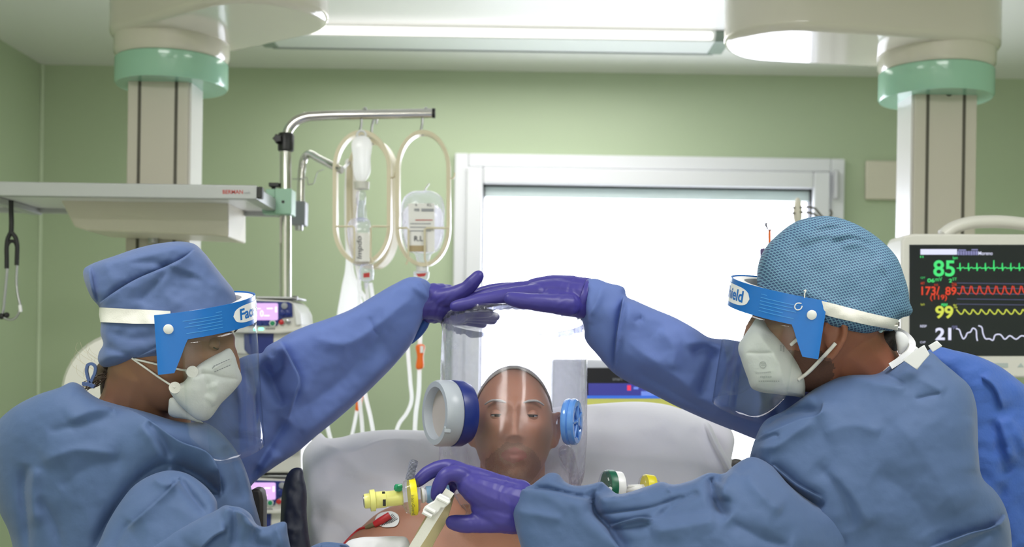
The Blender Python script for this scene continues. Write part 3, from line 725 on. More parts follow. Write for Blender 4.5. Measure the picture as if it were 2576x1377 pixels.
# wall plate, right drip stand
tag(obj('wall_plate', box(P(2175, 450, YB).x, P(2300, 450, YB).x, YB - .02, YB, P(2220, 504, YB).z, P(2220, 406, YB).z), M['creamflat'], bevel=.006), 'blank cream plate on the wall between window and right column', 'wall plate')
rd = 3.5
ds = empty('drip_stand', (P(2006, 700, rd).x, rd, 0), 'thin wire hooked drip stand in front of the window, behind the patterned cap', 'drip stand')
obj('stand_pole', tube([P(2006, 512, rd), P(2006, 700, rd), (P(2006, 700, rd).x, rd, .03)], m(8, rd), 14), M['steel'], ds)
obj('stand_head', lathe(P(2006, 560, rd), (0, 0, 1), [(0, m(9, rd)), (m(12, rd), m(12, rd)), (m(30, rd), m(12, rd)), (m(50, rd), m(9, rd)), (m(62, rd), m(3, rd))], 16), M['creamflat'], ds)
for pts in ([(2000, 523), (1970, 526), (1960, 534), (1940, 556), (1930, 562), (1920, 560), (1915, 548), (1918, 535), (1926, 527)], [(2000, 537), (1972, 540), (1955, 560), (1944, 576), (1934, 578), (1929, 568)], [(2012, 523), (2050, 525), (2060, 536), (2068, 545), (2080, 552), (2092, 535), (2088, 528)], [(2012, 534), (2048, 539), (2058, 546), (2070, 560)]):
    obj('wire_hook', tube([P(x, y, rd - .012) for x, y in cr(pts, 5)], .0034, 8), M['groove'], ds)
obj('stand_base', lathe((P(2006, 700, rd).x, rd, 0), (0, 0, 1), [(0, .22), (.03, .2)], 32), M['grey'], ds)
cb = empty('hanging_cable', P(1927, 560, rd - .01), 'dark cable with purple plug hanging from the drip stand hook', 'cable')
obj('cord', tube([P(x, y, rd - .012) for x, y in cr([(1927, 563), (1928, 575), (1925, 590), (1921, 605), (1922, 625)], 4)], .0022, 8), M['ink'], cb)
obj('plug', lathe(P(1920, 624, rd - .012), (0, 0, -1), [(0, m(8, rd)), (.01, m(10, rd)), (.05, m(8, rd))], 14), mat('purple grey plastic', (88, 74, 118), .4), cb)
obj('knot', sphere(P(1927, 568, rd - .012), .006, 8), M['ink'], cb)
tag(obj('paper_strip', [plate(rect(1931, 578, 1941, 650), rd - .012, .002)], M['orange']), 'small orange and red tag hanging from the drip stand hook', 'tag')

# patient monitor
md = 2.50
mo = empty('patient_monitor', P(2500, 930, md + .05), 'patient monitor showing 85, 99 and 21 behind the man', 'monitor')
sx0, sx1 = 2288, 2690
fr = [plate([(2268, 606), (2276, 592), (2300, 588), (2700, 590), (2712, 600), (2716, 940), (2700, 952), (2272, 948), (2266, 930)], md, .1)]
obj('case', fr, M['offwhite'], mo, bevel=.006, seg=3)
hp = [P(x, y, md + .05) for x, y in cr([(2372, 592), (2392, 577), (2430, 563), (2490, 558), (2560, 562), (2610, 572), (2640, 592)], 6)]
obj('handle', tube(hp, .018, 16, flat=.8), M['offwhite'], mo)
scn = obj('screen', plate(rect(sx0, 616, sx1, 896), md - .0012, .003), mat('monitor glass', (30, 33, 40), .15), mo, smooth=0)
dt = md - .0028
G = {k: glow('screen ' + k, c, s) for k, c, s in (('green', (70, 235, 125), .9), ('red', (238, 66, 34), .85), ('yellow', (222, 232, 84), .85), ('white', (226, 228, 255), .95), ('lilac', (150, 150, 205), .7), ('dim', (110, 110, 160), .55))}
obj('status_bar', [plate(rect(2316 + 23 * k, 627, 2338.5 + 23 * k, 641), dt, .001) for k in range(4)], G['white'], scn)
for s, bx, c, bo in (('85', (2348, 655, 2402, 696), 'green', .02), ('173/', (2318, 721, 2364, 743), 'red', .02), ('89', (2378, 722, 2406, 743), 'red', .02), ('(119)', (2340, 742, 2382, 758), 'red', .015), ('99', (2353, 770, 2398, 802), 'yellow', .025), ('21', (2353, 825, 2393, 856), 'white', .03), ('06', (2333, 701, 2351, 711), 'green', .02), ('2', (2387, 702, 2395, 711), 'green', .02), ('Moreno', (2461, 633, 2497, 642), 'white', .01), ('II', (2315, 644, 2323, 649), 'green', 0), ('bpm', (2397, 645, 2409, 655), 'green', .01), ('QT', (2316, 697, 2328, 702), 'green', 0), ('mV', (2353, 698, 2370, 708), 'green', 0), ('ST', (2396, 699, 2407, 706), 'green', 0), ('ART', (2316, 710, 2326, 716), 'red', 0), ('SYS', (2350, 715, 2360, 720), 'red', 0), ('DIA', (2395, 712, 2407, 720), 'red', 0), ('SpO', (2316, 764, 2326, 770), 'yellow', 0), ('PERF', (2368, 764, 2384, 771), 'green', .03), ('%', (2398, 766, 2408, 776), 'yellow', 0), ('RESP', (2315, 818, 2331, 824), 'white', .01), ('rpm', (2395, 820, 2408, 830), 'lilac', 0), ('CVP', (2315, 859, 2328, 864), 'white', 0)):
    text('reading', s, *bx, dt, G[c], scn, bold=bo)
obj('name_print', [plate(rect(2409 + 6.5 * k, 632, 2414 + 6.5 * k, 642), dt, .0005) for k in range(8)] + [plate(rect(2411, 628, 2430, 631), dt, .0005), plate(rect(2444, 627, 2460, 630), dt, .0005)], G['lilac'], scn)
def trace(pts, w, c): 
    V, Fc = [], []
    for i, (x, y) in enumerate(pts):
        x0, y0 = pts[max(i - 1, 0)]; x1, y1 = pts[min(i + 1, len(pts) - 1)]; l = math.hypot(x1 - x0, y1 - y0) + 1e-9
        nx, ny = -(y1 - y0) / l * w / 2, (x1 - x0) / l * w / 2
        V += [P(x + nx, y + ny, dt), P(x - nx, y - ny, dt)]
    for i in range(len(pts) - 1): Fc.append((2 * i, 2 * i + 1, 2 * i + 3, 2 * i + 2))
    obj('trace', (V, Fc), G[c], scn, smooth=0)
pts = []
for k in range(13):
    x = 2407 + 21.3 * k; hgt = 20 if k == 4 else 13
    pts += [(x, 675), (x + 6, 675), (x + 7, 677), (x + 8, 675 - hgt), (x + 8.6, 682), (x + 10, 676), (x + 13, 674), (x + 17, 673), (x + 20, 676)]
trace(pts, 2.6, 'green')
pts = []
for k in range(13):
    x = 2408 + 21 * k; pts += [(x, 737), (x + 6, 741), (x + 9, 737), (x + 13, 720), (x + 16, 721), (x + 18, 731), (x + 20, 735)]
trace(pts, 2.8, 'red')
pts = []
for k in range(13):
    x = 2406 + 21 * k; pts += cr([(x, 779), (x + 6, 786), (x + 12, 791), (x + 16, 788), (x + 19, 780)], 3)
trace(pts, 2.8, 'yellow')
trace(cr([(2405, 827), (2412, 829), (2418, 843), (2424, 853), (2429, 848), (2434, 838), (2441, 836), (2448, 826), (2453, 828), (2457, 850), (2459, 858)], 4), 3, 'white')
trace(cr([(2461, 820), (2468, 822), (2473, 840), (2480, 853), (2490, 853), (2497, 857), (2504, 843), (2516, 842), (2528, 854), (2540, 845), (2556, 854), (2570, 845), (2590, 853)], 4), 3, 'white')
for y in (713, 725, 739, 753, 766): trace([(2407, y - .5), (sx1 - 8, y + 3)], 1.6, 'dim')
obj('base_marks', [plate(rect(2495, 914, 2536, 925), md - .001, .001), plate([(2560, 924), (2568, 914), (2576, 924)], md - .001, .001), plate(rect(2580, 916, 2600, 924), md - .001, .001)], mat('pale grey print', (172, 182, 180), .5), mo)
obj('mount', [box(P(2450, 700, md).x, P(2560, 700, md).x, md + .1, 2.99, P(2450, 800, md).z, P(2450, 740, md).z)], M['grey'], mo, bevel=.005)
obj('power_led', sphere(P(2262, 645, md + .05), .008, 8), M['white'], mo)
obj('side_rail', tube([P(2272, 640, md + .06), P(2272, 870, md + .06)], .008, 12), M['white'], mo)

# ventilator display behind the pillows
vd = 2.75
ve = empty('ventilator', (P(1570, 950, vd).x, vd + .1, 0), 'ventilator with dark display standing behind the right pillow', 'ventilator')
obj('case', [box(P(1390, 950, vd).x, P(1790, 950, vd).x, vd, vd + .18, P(1560, 1060, vd).z, P(1560, 906, vd).z)], mat('pale lavender housing', (214, 216, 226), .35), ve, bevel=.008, seg=3)
vs = obj('bezel', plate(rect(1476, 926, 1780, 1004), vd - .003, .005), M['black'], ve)
obj('display', plate(rect(1480, 965, 1776, 996), vd - .005, .004), glow('ventilator display', (66, 68, 165), .75), vs)
obj('alarm_mark', plate(rect(1578, 970, 1587, 983), vd - .0062, .002), glow('red alarm', (250, 60, 90), 1.0), vs)
obj('display_marks', [plate(rect(1594, 974, 1606, 980), vd - .0062, .002), plate(rect(1613, 985, 1660, 996), vd - .0062, .002)], glow('pale blue marks', (120, 150, 240), .9), vs)
text('bezel_lettering', 'smart', 1541, 951, 1566, 958, vd - .004, M['grey'], vs)
obj('blue_strip', plate(rect(1474, 996, 1784, 1003), vd - .006, .006), glow('blue strip light', (60, 120, 235), .8), ve)
obj('yellow_panel', plate(rect(1474, 1003, 1784, 1030), vd - .005, .006), M['yelstripe'], ve)
obj('pedestal', [box(P(1520, 950, vd).x, P(1640, 950, vd).x, vd + .02, vd + .16, .05, P(1560, 1055, vd).z), box(P(1440, 950, vd).x, P(1720, 950, vd).x, vd - .12, vd + .3, 0, .06)], M['grey'], ve, bevel=.008)
from mathutils.bvhtree import BVHTree
CAM = Vector((0, 0, CAMH))
def bvh(*pieces):
    V, Fc = [], []
    for p in pieces:
        b = len(V); V += [Vector(v) for v in p[0]]; Fc += [tuple(b + i for i in f) for f in p[1]]
    return BVHTree.FromPolygons(V, Fc)
def bvh_me(me, off=Vector((0, 0, 0))): return BVHTree.FromPolygons([v.co + off for v in me.vertices], [tuple(p.vertices) for p in me.polygons])
def cast(t, x, y, dflt):
    h = t.ray_cast(CAM, (P(x, y, 1.0) - CAM).normalized())
    return h[0].y if h[0] is not None else dflt
def drape(t, outline, lift=.002, thick=.0015, step=5, dflt=1.7, smooth=True):
    """a thin patch (strap, print, pad) lying on a surface"""
    ol = cr(outline, 5, True) if smooth else outline
    B = []
    for i, (x, y) in enumerate(ol):
        x1, y1 = ol[(i + 1) % len(ol)]; n = max(1, int(math.hypot(x1 - x, y1 - y) / step))
        B += [(x + (x1 - x) * k / n, y + (y1 - y) * k / n) for k in range(n)]
    A = np.array(B); x0, y0 = A.min(0); x1, y1 = A.max(0)
    HX, HY = np.meshgrid(np.arange(x0 + step * .5, x1, step), np.arange(y0 + step * .5, y1, step)); HX, HY = HX.ravel(), HY.ravel()
    if len(HX):
        k = inside(HX, HY, A); HX, HY = HX[k], HY[k]
    if len(HX):
        k = seg_dist(HX, HY, A)[0] > step * .5; Q = np.r_[A, np.c_[HX[k], HY[k]]]
    else: Q = A
    nB = len(A)
    res = delaunay_2d_cdt([Vector((float(a), float(b))) for a, b in Q], [(i, (i + 1) % nB) for i in range(nB)], [], 1, 1e-5)
    V, n, last = [], len(res[0]), dflt
    for v in res[0]:
        dd = cast(t, v.x, v.y, None)
        if dd is None: dd = last
        else: last = dd
        V.append(P(v.x, v.y, dd) + Vector((0, -lift - thick, 0)))
    bound = [i for i, s in enumerate(res[3]) if any(q < nB for q in s)]
    V += [v + Vector((0, thick, 0)) for v in V]
    tri = [tuple(f) for f in res[2]]; Fc = list(tri) + [tuple(n + i for i in reversed(f)) for f in tri]
    cnt = {}
    for f in tri:
        for a, b in zip(f, f[1:] + f[:1]): cnt[(a, b)] = 1
    for (a, b) in list(cnt):
        if (b, a) not in cnt: Fc.append((b, a, n + a, n + b))
    return V, Fc
def strand(t, px, r, lift=.002, n=8, dflt=1.7, k=6):
    pts = cr(px, k) if len(px) > 2 else [(px[0][0] + (px[1][0] - px[0][0]) * i / 8, px[0][1] + (px[1][1] - px[0][1]) * i / 8) for i in range(9)]
    ds = []; last = dflt
    for x, y in pts:
        dd = cast(t, x, y, None); last = dd if dd is not None else last; ds.append(last)
    for _ in range(2): ds = [min(ds[i], (ds[max(i - 1, 0)] + ds[i] + ds[min(i + 1, len(ds) - 1)]) / 3) for i in range(len(ds))]
    return tube([P(x, y, dd - lift) for (x, y), dd in zip(pts, ds)], r, n)

# ------------------------------------------------------------------ cloth, skin
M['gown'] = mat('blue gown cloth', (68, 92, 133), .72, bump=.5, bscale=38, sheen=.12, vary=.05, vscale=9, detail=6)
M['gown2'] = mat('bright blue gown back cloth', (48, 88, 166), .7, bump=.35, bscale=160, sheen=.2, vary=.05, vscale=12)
M['sleeve'] = mat('gown cloth painted window lit', (110, 134, 202), .7, bump=.5, bscale=40, sheen=.15, vary=.05, vscale=9, detail=6, trans=.3)  # lighter gown colour; window light on the far sleeves is put into it
M['cap'] = mat('blue cap cloth', (73, 94, 140), .75, bump=.4, bscale=50, sheen=.15, vary=.05, vscale=9, detail=6)
M['glove'] = mat('violet nitrile glove', (63, 57, 138), .42, bump=.18, bscale=70, spec=.4, vary=.05, vscale=20)
M['mask'] = mat('white respirator cloth', (212, 214, 211), .8, bump=.2, bscale=300)
M['strap'] = mat('white elastic strap', (226, 224, 218), .8, bump=.2, bscale=500)
M['sticker'] = mat('blue shield band', (18, 106, 188), .3)
M['stickink'] = mat('pale blue small print', (60, 142, 212), .35)
M['tie'] = mat('thin white tie fabric', (218, 219, 222), .75)
M['foam'] = mat('white foam strip', (232, 230, 228), .8)
M['visor'] = film('clear visor', haze=.003, power=5, gloss=.95, rough=.05, tint=(252, 253, 254))
M['hood'] = film('clear helmet film', haze=.28, gloss=.8, rough=.14, hscale=18, hazecol=(240, 241, 255))
M['seam'] = film('crimped seam film', haze=.2, gloss=.6, rough=.2, tint=(176, 178, 186), hscale=40)
M['crown'] = film('crinkled helmet crown film', tint=(226, 226, 232), haze=.4, gloss=.7, rough=.2, hscale=26, hazecol=(232, 232, 240), clump=(.35, .65))
M['cuff'] = film('milky neck collar film', haze=.25, gloss=.7, rough=.15, hscale=40, hazecol=(200, 200, 205), tint=(215, 212, 208))
skinW = mat('woman skin', (142, 102, 78), .5, sss=.15, bump=.08, bscale=300)
skinM = mat('man skin', (138, 86, 64), .5, sss=.15, bump=.08, bscale=300)
skinP = mat('patient skin', (166, 116, 92), .5, sss=.15, bump=.1, bscale=260, vary=.08, vscale=25)
lipm = mat('lip skin', (150, 92, 80), .5)
beard = mat('dark stubble skin', (92, 62, 50), .75, bump=.4, bscale=700, vary=.25, vscale=300)
stub = mat('grey stubble skin', (146, 108, 88), .75, bump=.4, bscale=700, vary=.2, vscale=300)
hairB = mat('brown hair', (70, 54, 42), .55, bump=.5, bscale=240, stretch=(1, 1, .15))
hairD = mat('dark short hair', (44, 36, 32), .6, bump=.6, bscale=500)
hairG = mat('grey short hair', (168, 164, 160), .65, bump=.5, bscale=400)
eyem = mat('eyeball', (226, 222, 216), .2); irism = mat('dark iris', (46, 34, 28), .2)
netm = None
def cap_net():
    mt = mat('patterned blue cap cloth', (96, 140, 172), .7, bump=0)
    nt = mt.node_tree; b = nt.nodes['Principled BSDF']; N = nt.nodes.new; L = nt.links.new
    tc = N('ShaderNodeTexCoord'); mp = N('ShaderNodeMapping'); mp.inputs['Rotation'].default_value = (0, math.radians(14), 0); L(tc.outputs['Object'], mp.inputs['Vector'])
    sx = N('ShaderNodeSeparateXYZ'); L(mp.outputs['Vector'], sx.inputs[0])
    def band(o, per, off):
        d = N('ShaderNodeMath'); d.operation = 'MULTIPLY_ADD'; d.inputs[1].default_value = 1 / per; d.inputs[2].default_value = off; L(o, d.inputs[0])
        f = N('ShaderNodeMath'); f.operation = 'FRACT'; L(d.outputs[0], f.inputs[0])
        c = N('ShaderNodeMath'); c.operation = 'SUBTRACT'; c.inputs[1].default_value = .5; L(f.outputs[0], c.inputs[0])
        a = N('ShaderNodeMath'); a.operation = 'ABSOLUTE'; L(c.outputs[0], a.inputs[0]); return a.outputs[0]
    sk = N('ShaderNodeMath'); sk.operation = 'MULTIPLY_ADD'; sk.inputs[1].default_value = .45; L(sx.outputs['Z'], sk.inputs[0]); L(sx.outputs['X'], sk.inputs[2])
    u = band(sk.outputs[0], .0045, 0); v = band(sx.outputs['Z'], .0041, 0)
    mxx = N('ShaderNodeMath'); mxx.operation = 'MAXIMUM'; L(u, mxx.inputs[0]); L(v, mxx.inputs[1])
    rm = N('ShaderNodeValToRGB'); rm.color_ramp.elements[0].position = .29; rm.color_ramp.elements[0].color = lin((42, 68, 104)); rm.color_ramp.elements[1].position = .38; rm.color_ramp.elements[1].color = lin((98, 138, 162))
    L(mxx.outputs[0], rm.inputs['Fac']); L(rm.outputs['Color'], b.inputs['Base Color'])
    bp = N('ShaderNodeBump'); bp.inputs['Strength'].default_value = .35; bp.inputs['Distance'].default_value = .0015; L(mxx.outputs[0], bp.inputs['Height']); L(bp.outputs['Normal'], b.inputs['Normal'])
    return mt
M['net'] = cap_net()

# ------------------------------------------------------------------ heads
def frame(f, roll=0):
    f = Vector(f).normalized(); left = Vector((0, 0, 1)).cross(f).normalized(); up = f.cross(left)
    R = Matrix((f, left, up)).transposed()
    return Matrix.Rotation(math.radians(roll), 3, f) @ R
def gs(v, s): return math.exp(-(v / s)**2)
def head(R, c, s=1.0, ears=True, slim=0, eo=(0, 0)):
    NV, NU = 72, 96; V = []
    for i in range(NV + 1):
        ph = -PI / 2 + PI * i / NV
        for k in range(NU):
            th = 2 * PI * k / NU
            cz, cp = math.sin(ph), max(math.cos(ph), 0)
            ct, st_ = math.cos(th), math.sin(th)
            z = .118 * cz if cz > 0 else .115 * cz
            w = cp**(.9 if cz > 0 else .62)
            t = max(0, -cz)
            x = w * ct * (.096 if ct > 0 else .102); y = w * st_ * .076
            y *= 1 - .30 * t**1.6
            if slim: k_ = slim * min(1, max(0, (z + .01) / .06)); y *= 1 - k_; x *= 1 - k_ * .8; z = z * (1 - k_ * .5)
            if ct < 0: x *= 1 - .5 * min(1, t * 1.2)**1.5
            else: x *= 1 - .06 * t
            if ct > .05:
                q = min(1, (ct - .05) / .3)
                ay = abs(y); dx = 0
                nw = .0075 + .006 * min(1, max(0, (.02 - z) / .05))
                if -.036 < z < .03: dx += (.005 + .021 * min(1, max(0, (.022 - z) / .052))) * gs(y, nw) * min(1, (z + .036) / .006)
                dx += .006 * gs(y, .009) * gs(z - .03, .012)
                dx += .006 * gs(ay - .013, .007) * gs(z + .03, .008)
                dx -= .0115 * gs(ay - .031, .0155) * gs(z - .014, .0115)
                dx += .0045 * gs(ay - .028, .022) * gs(z - .036, .008)
                dx += .005 * gs(ay - .045, .018) * gs(z + .014, .016)
                dx -= .004 * gs(ay - .05, .016) * gs(z + .055, .02)
                dx += .0055 * gs(y, .021) * (gs(z + .0545, .005) + gs(z + .0665, .0055)) - .003 * gs(y, .024) * gs(z + .0605, .0025)
                dx -= .004 * gs(y, .02) * gs(z + .08, .006)
                dx += .008 * gs(y, .02) * gs(z + .1, .013)
                x += dx * q
            V.append(c + R @ (Vector((x, y, z)) * s))
    Fc = []
    for i in range(NV):
        for k in range(NU): Fc.append((i * NU + k, i * NU + (k + 1) % NU, (i + 1) * NU + (k + 1) % NU, (i + 1) * NU + k))
    out = [(V, Fc)]
    if ears:
        for sg in (-1, 1):
            ez = [Vector((x + eo[0], sg * (.073 + o), z + eo[1])) for x, z, o in cr([(.012, -.03, .0), (.004, -.028, .006), (-.004, -.016, .011), (-.014, .006, .016), (-.014, .022, .016), (-.002, .032, .014), (.01, .026, .008), (.013, .012, .003)], 3)]
            out.append(tube([c + R @ (v * s) for v in ez], .0052 * s, 10))
            out.append(sphere(c + R @ (Vector((eo[0], sg * .077, .004 + eo[1])) * s), 1, 8, R.to_4x4(), (.013 * s, .005 * s, .026 * s)))
            out.append(sphere(c + R @ (Vector((.006 + eo[0], sg * .077, -.026 + eo[1])) * s), 1, 8, R.to_4x4(), (.008 * s, .005 * s, .01 * s)))
    return out
def paint(me, R, c, rules, s=1.0):
    Ri = R.inverted()
    for p in me.polygons:
        q = Ri @ (p.center - c) / s
        for idx, fn in rules:
            if fn(q): p.material_index = idx; break
def eye(R, c, parent, sg, s=1.0, lid=.45, skin=None, inn=0):
    e0 = c + R @ (Vector((.0735 - inn, sg * .031, .0145)) * s)
    ev = obj('eyeball', sphere(e0, .0118 * s, 10), eyem, parent, smooth=180)
    fw = (R @ Vector((1, 0, -.25))).normalized()
    obj('iris', lathe(e0 + fw * .0102 * s, fw, [(0, .0058 * s), (.0016 * s, .0045 * s), (.002 * s, .001)], 16), irism, ev, smooth=180)
    Rl = R.to_4x4()
    for a0, a1, nm in ((-25 + 60 * (1 - lid) , 100, 'upper_eyelid'), (-100, -22, 'lower_eyelid')):
        V = []; nu, nv = 17, 7
        for o in (0, .0014):
            for i in range(nu):
                u = math.radians(-90 + 180 * i / (nu - 1))
                for j in range(nv):
                    w = math.radians(a0 + (a1 - a0) * j / (nv - 1)); rr = (.0121 + o) * s
                    V.append(e0 + R @ Vector((math.cos(w) * math.cos(u), math.sin(u), math.sin(w) * math.cos(u))) * rr)
        f = grid_faces(nu, nv); f += [tuple(nu * nv + i for i in reversed(q)) for q in grid_faces(nu, nv)]
        obj(nm, (V, f), skin, ev, smooth=180, recalc=False)
        if nm == 'upper_eyelid': obj('lashes', tube([V[nu * nv + i * nv] for i in range(3, nu - 3)], .0009, 6), hairD, ev, smooth=180)
def brow(R, c, parent, sg, mt_, s=1.0, w=1.0):
    pts = [c + R @ (Vector((x, sg * y, z)) * s) for x, y, z in cr([(.090, .014, .034), (.0905, .026, .038), (.085, .042, .039), (.073, .054, .034)], 4)]
    obj('eyebrow', tube(pts, [.0014 * w, .0022 * w, .002 * w, .001 * w], 8, flat=.6), mt_, parent, smooth=180)

# ------------------------------------------------------------------ face shield
def shield(parent, c, f, roll, a, b, drop, band_w, tab, length, logo, near, vis=78, lead=0):
    """band round the brow, foam behind it, clear visor below; near = which side carries the print seen"""
    R = frame(f, roll)
    root = obj('face_shield', [tube([c, c + Vector((0, 0, .001))], .0005, 4)], M['foam'], parent) if False else None
    def pt(th, h, off=0):            # th: degrees from straight ahead, h: metres below the band's top edge
        t = math.radians(th); x, y = (a + off) * math.cos(t), (b + off) * math.sin(t)
        if abs(th) > 90: x = -(abs(th) - 90) / 57.3 * b * .9
        return c + R @ Vector((x, y, 0)) + drop * h
    def low(th):
        q = abs(th)
        return band_w + (tab - band_w) * max(0, min(1, (q - 74) / 10.))**.9
    th_max = 97
    def sheet(f0, f1, t0, t1, nt, nv, off, thick):
        V = []
        for o in (off, off + thick):
            for i in range(nt + 1):
                th = t0 + (t1 - t0) * i / nt
                for j in range(nv + 1):
                    h = f0(th) + (f1(th) - f0(th)) * j / nv; V.append(pt(th, h, o))
        n1 = (nt + 1) * (nv + 1); f = grid_faces(nt + 1, nv + 1); F2 = f + [tuple(n1 + i for i in reversed(q)) for q in f]
        w = nv + 1
        for i in range(nt): F2 += [(i * w, (i + 1) * w, n1 + (i + 1) * w, n1 + i * w), (i * w + nv, n1 + i * w + nv, n1 + (i + 1) * w + nv, (i + 1) * w + nv)]
        for j in range(nv): F2 += [(j, n1 + j, n1 + j + 1, j + 1), (nt * w + j, nt * w + j + 1, n1 + nt * w + j + 1, n1 + nt * w + j)]
        return V, F2
    band = obj('shield_band', sheet(lambda t: 0, low, -th_max, th_max, 90, 4, 0, .0016), M['sticker'], parent, smooth=60)
    obj('foam_strip', sheet(lambda t: .002, lambda t: band_w * .85, -70, 70, 60, 2, -.020, .0185), M['foam'], parent, smooth=60)
    def bot(th):
        q = min(1, max(0, (abs(th) - (vis - 26)) / 26.)); return length - .05 * q * q
    obj('visor', sheet(lambda t: low(t) * .9, bot, -vis, vis, 70, 14, .0, .0007), M['visor'], parent, smooth=180)
    # white oval with lettering at the very front, small print, rivets
    oval = []
    V = []; nt = 34
    for i in range(nt + 1):
        th = -37 + 74 * i / nt; hw = band_w * .33 * (1 - abs((i / nt - .5) * 2)**6)**.5
        for j in range(5): V.append(pt(th, band_w * .5 + hw * (j / 2 - 1), .0021))
    obj('oval_print', (V, grid_faces(nt + 1, 5)), M['white'], band, smooth=0, solid=.0004)
    cu = bpy.data.curves.new('t', 'FONT'); cu.body = logo; cu.offset = .025; o = bpy.data.objects.new('t', cu); COL.objects.link(o); bpy.context.view_layer.update()
    me = bpy.data.meshes.new_from_object(o.evaluated_get(bpy.context.evaluated_depsgraph_get())); bpy.data.objects.remove(o)
    me.materials.clear()
    bm = bmesh.new(); bm.from_mesh(me); bmesh.ops.triangulate(bm, faces=bm.faces); bmesh.ops.subdivide_edges(bm, edges=[e_ for e_ in bm.edges if e_.calc_length() > .25], cuts=2); bm.to_mesh(me); bm.free()
    co = np.array([v.co[:] for v in me.vertices]); lo, hi = co.min(0), co.max(0)
    for v in me.vertices:
        u = (v.co.x - lo[0]) / (hi[0] - lo[0]); w = (v.co.y - lo[1]) / (hi[1] - lo[1])
        v.co = pt(-30 + 60 * u, band_w * (.70 - .42 * w), .0027)
    link('oval_lettering', me, M['sticker'], band)
    for sg in (-1, 1):
        rows = []
        for j in range(6):
            V = []
            e1 = (52, 76, 72, 75, 66, 74)[j]
            for i in range(9):
                th = sg * (47 + (e1 - 47) * i / 8)
                for h in (0, .0011): V.append(pt(th, band_w * (.2 + .115 * j) + h, .0021))
            rows.append((V, grid_faces(9, 2)))
        obj('small_print', rows, M['stickink'], band, smooth=0, solid=.0002)
        q = pt(sg * 86, band_w * .55, .002); nrm = (R @ Vector((.05, sg, 0))).normalized()
        obj('rivet', lathe(q, nrm, [(0, .0075), (.0018, .007), (.0028, .004), (.003, .0005)], 20), M['white'], band)
    return R, pt
# ================================================================== bed, pillows
bed = empty('hospital_bed', (0, 2.2, 0), 'raised hospital bed under the reclining patient, its padding showing beside the woman', 'bed')
def slab(y0, z0, y1, z1, hw, th):
    v = []
    for x in (-hw, hw):
        for (y, z) in ((y0, z0), (y1, z1)):
            nx, nz = -(z1 - z0), (y1 - y0); l = math.hypot(nx, nz); nx, nz = nx / l, nz / l
            v += [(x, y, z), (x, y - nx * th, z - nz * th)]
    return v, [(0, 1, 3, 2), (4, 6, 7, 5), (0, 4, 5, 1), (2, 3, 7, 6), (0, 2, 6, 4), (1, 5, 7, 3)]
obj('mattress', [slab(1.80, .86, 2.5, 1.2, .42, .1)], M['sheet'], bed, bevel=.02, seg=3)
obj('mattress', [slab(1.62, .84, 1.80, .86, .42, .1)], M['sheet'], bed, bevel=.02, seg=3)
obj('bed_frame', [box(-.44, .44, 1.62, 2.6, .5, .6)], M['offwhite'], bed, bevel=.01)
obj('lifting_column', [box(-.2, .2, 1.9, 2.3, .06, .52)], M['grey'], bed, bevel=.01)
obj('bed_base', [box(-.4, .4, 1.65, 2.6, .02, .08)], M['grey'], bed, bevel=.01)
obj('side_padding', inflate([(712, 1420), (706, 1360), (706, 1300), (714, 1220), (724, 1192), (737, 1179), (760, 1180), (764, 1200), (770, 1226), (772, 1300), (776, 1340), (778, 1420)], 1.9, T=.03, step=6, rough=(.004, 30)), M['navyfab'], bed, smooth=180)
obj('side_handle', plate([(628, 1232), (652, 1231), (657, 1240), (661, 1260), (660, 1420), (628, 1420)], 1.95, .04), M['darkgrey'], bed, bevel=.006)

pf = [('s', .016, 26, [(1060, 1110), (960, 1112), (880, 1140), (810, 1112)]), ('r', .010, 22, [(790, 1160), (860, 1150), (920, 1190), (1010, 1200)]), ('r', -.009, 20, [(830, 1200), (900, 1215), (980, 1250)]),
      ('r', .012, 22, [(800, 1260), (870, 1280), (960, 1350), (1010, 1380)]), ('r', -.012, 20, [(790, 1300), (860, 1330), (900, 1377)]), ('r', .008, 16, [(1000, 1130), (1050, 1160), (1100, 1160)]), ('c', -.006, 10, [(812, 1100), (850, 1105), (900, 1096), (1000, 1090)])]
tag(obj('pillow', inflate([(764, 1136), (786, 1108), (808, 1090), (818, 1101), (850, 1102), (900, 1090), (960, 1083), (1060, 1084), (1180, 1090), (1290, 1130), (1300, 1300), (1240, 1420), (900, 1450), (790, 1430), (776, 1340), (768, 1240), (762, 1180)], [(800, 1100, 2.2), (1200, 1100, 2.22), (800, 1400, 1.98), (1250, 1400, 1.99)], T=.07, step=9, folds=pf, rough=(.004, 70), back=.6), M['pillow'], smooth=180),
    'white pillow with pointed corner behind the patient, on the side of the yellow valve', 'pillow', 'white pillows behind the patient')
pf = [('r', .012, 30, [(1480, 1090), (1560, 1100), (1640, 1080), (1720, 1060)]), ('r', -.012, 30, [(1480, 1130), (1580, 1150), (1700, 1120)]), ('r', .01, 22, [(1500, 1040), (1600, 1040), (1690, 1060)]),
      ('s', .02, 22, [(1760, 1050), (1790, 1120), (1830, 1200), (1840, 1230)]), ('r', -.012, 20, [(1740, 1080), (1775, 1150), (1800, 1210)]), ('c', -.005, 9, [(1470, 1026), (1560, 1020), (1640, 1018), (1700, 1030)])]
tag(obj('pillow', inflate([(1300, 1090), (1380, 1030), (1470, 1020), (1540, 1014), (1620, 1012), (1690, 1022), (1750, 1046), (1780, 1062), (1806, 1110), (1838, 1170), (1856, 1215), (1840, 1300), (1700, 1360), (1400, 1380), (1310, 1250)], [(1400, 1040, 2.24), (1780, 1060, 2.24), (1400, 1300, 2.0), (1800, 1300, 2.02)], T=.07, step=9, folds=pf, rough=(.004, 80), back=.6), M['pillow'], smooth=180),
    'white pillow behind the patient on the side of the man', 'pillow', 'white pillows behind the patient')
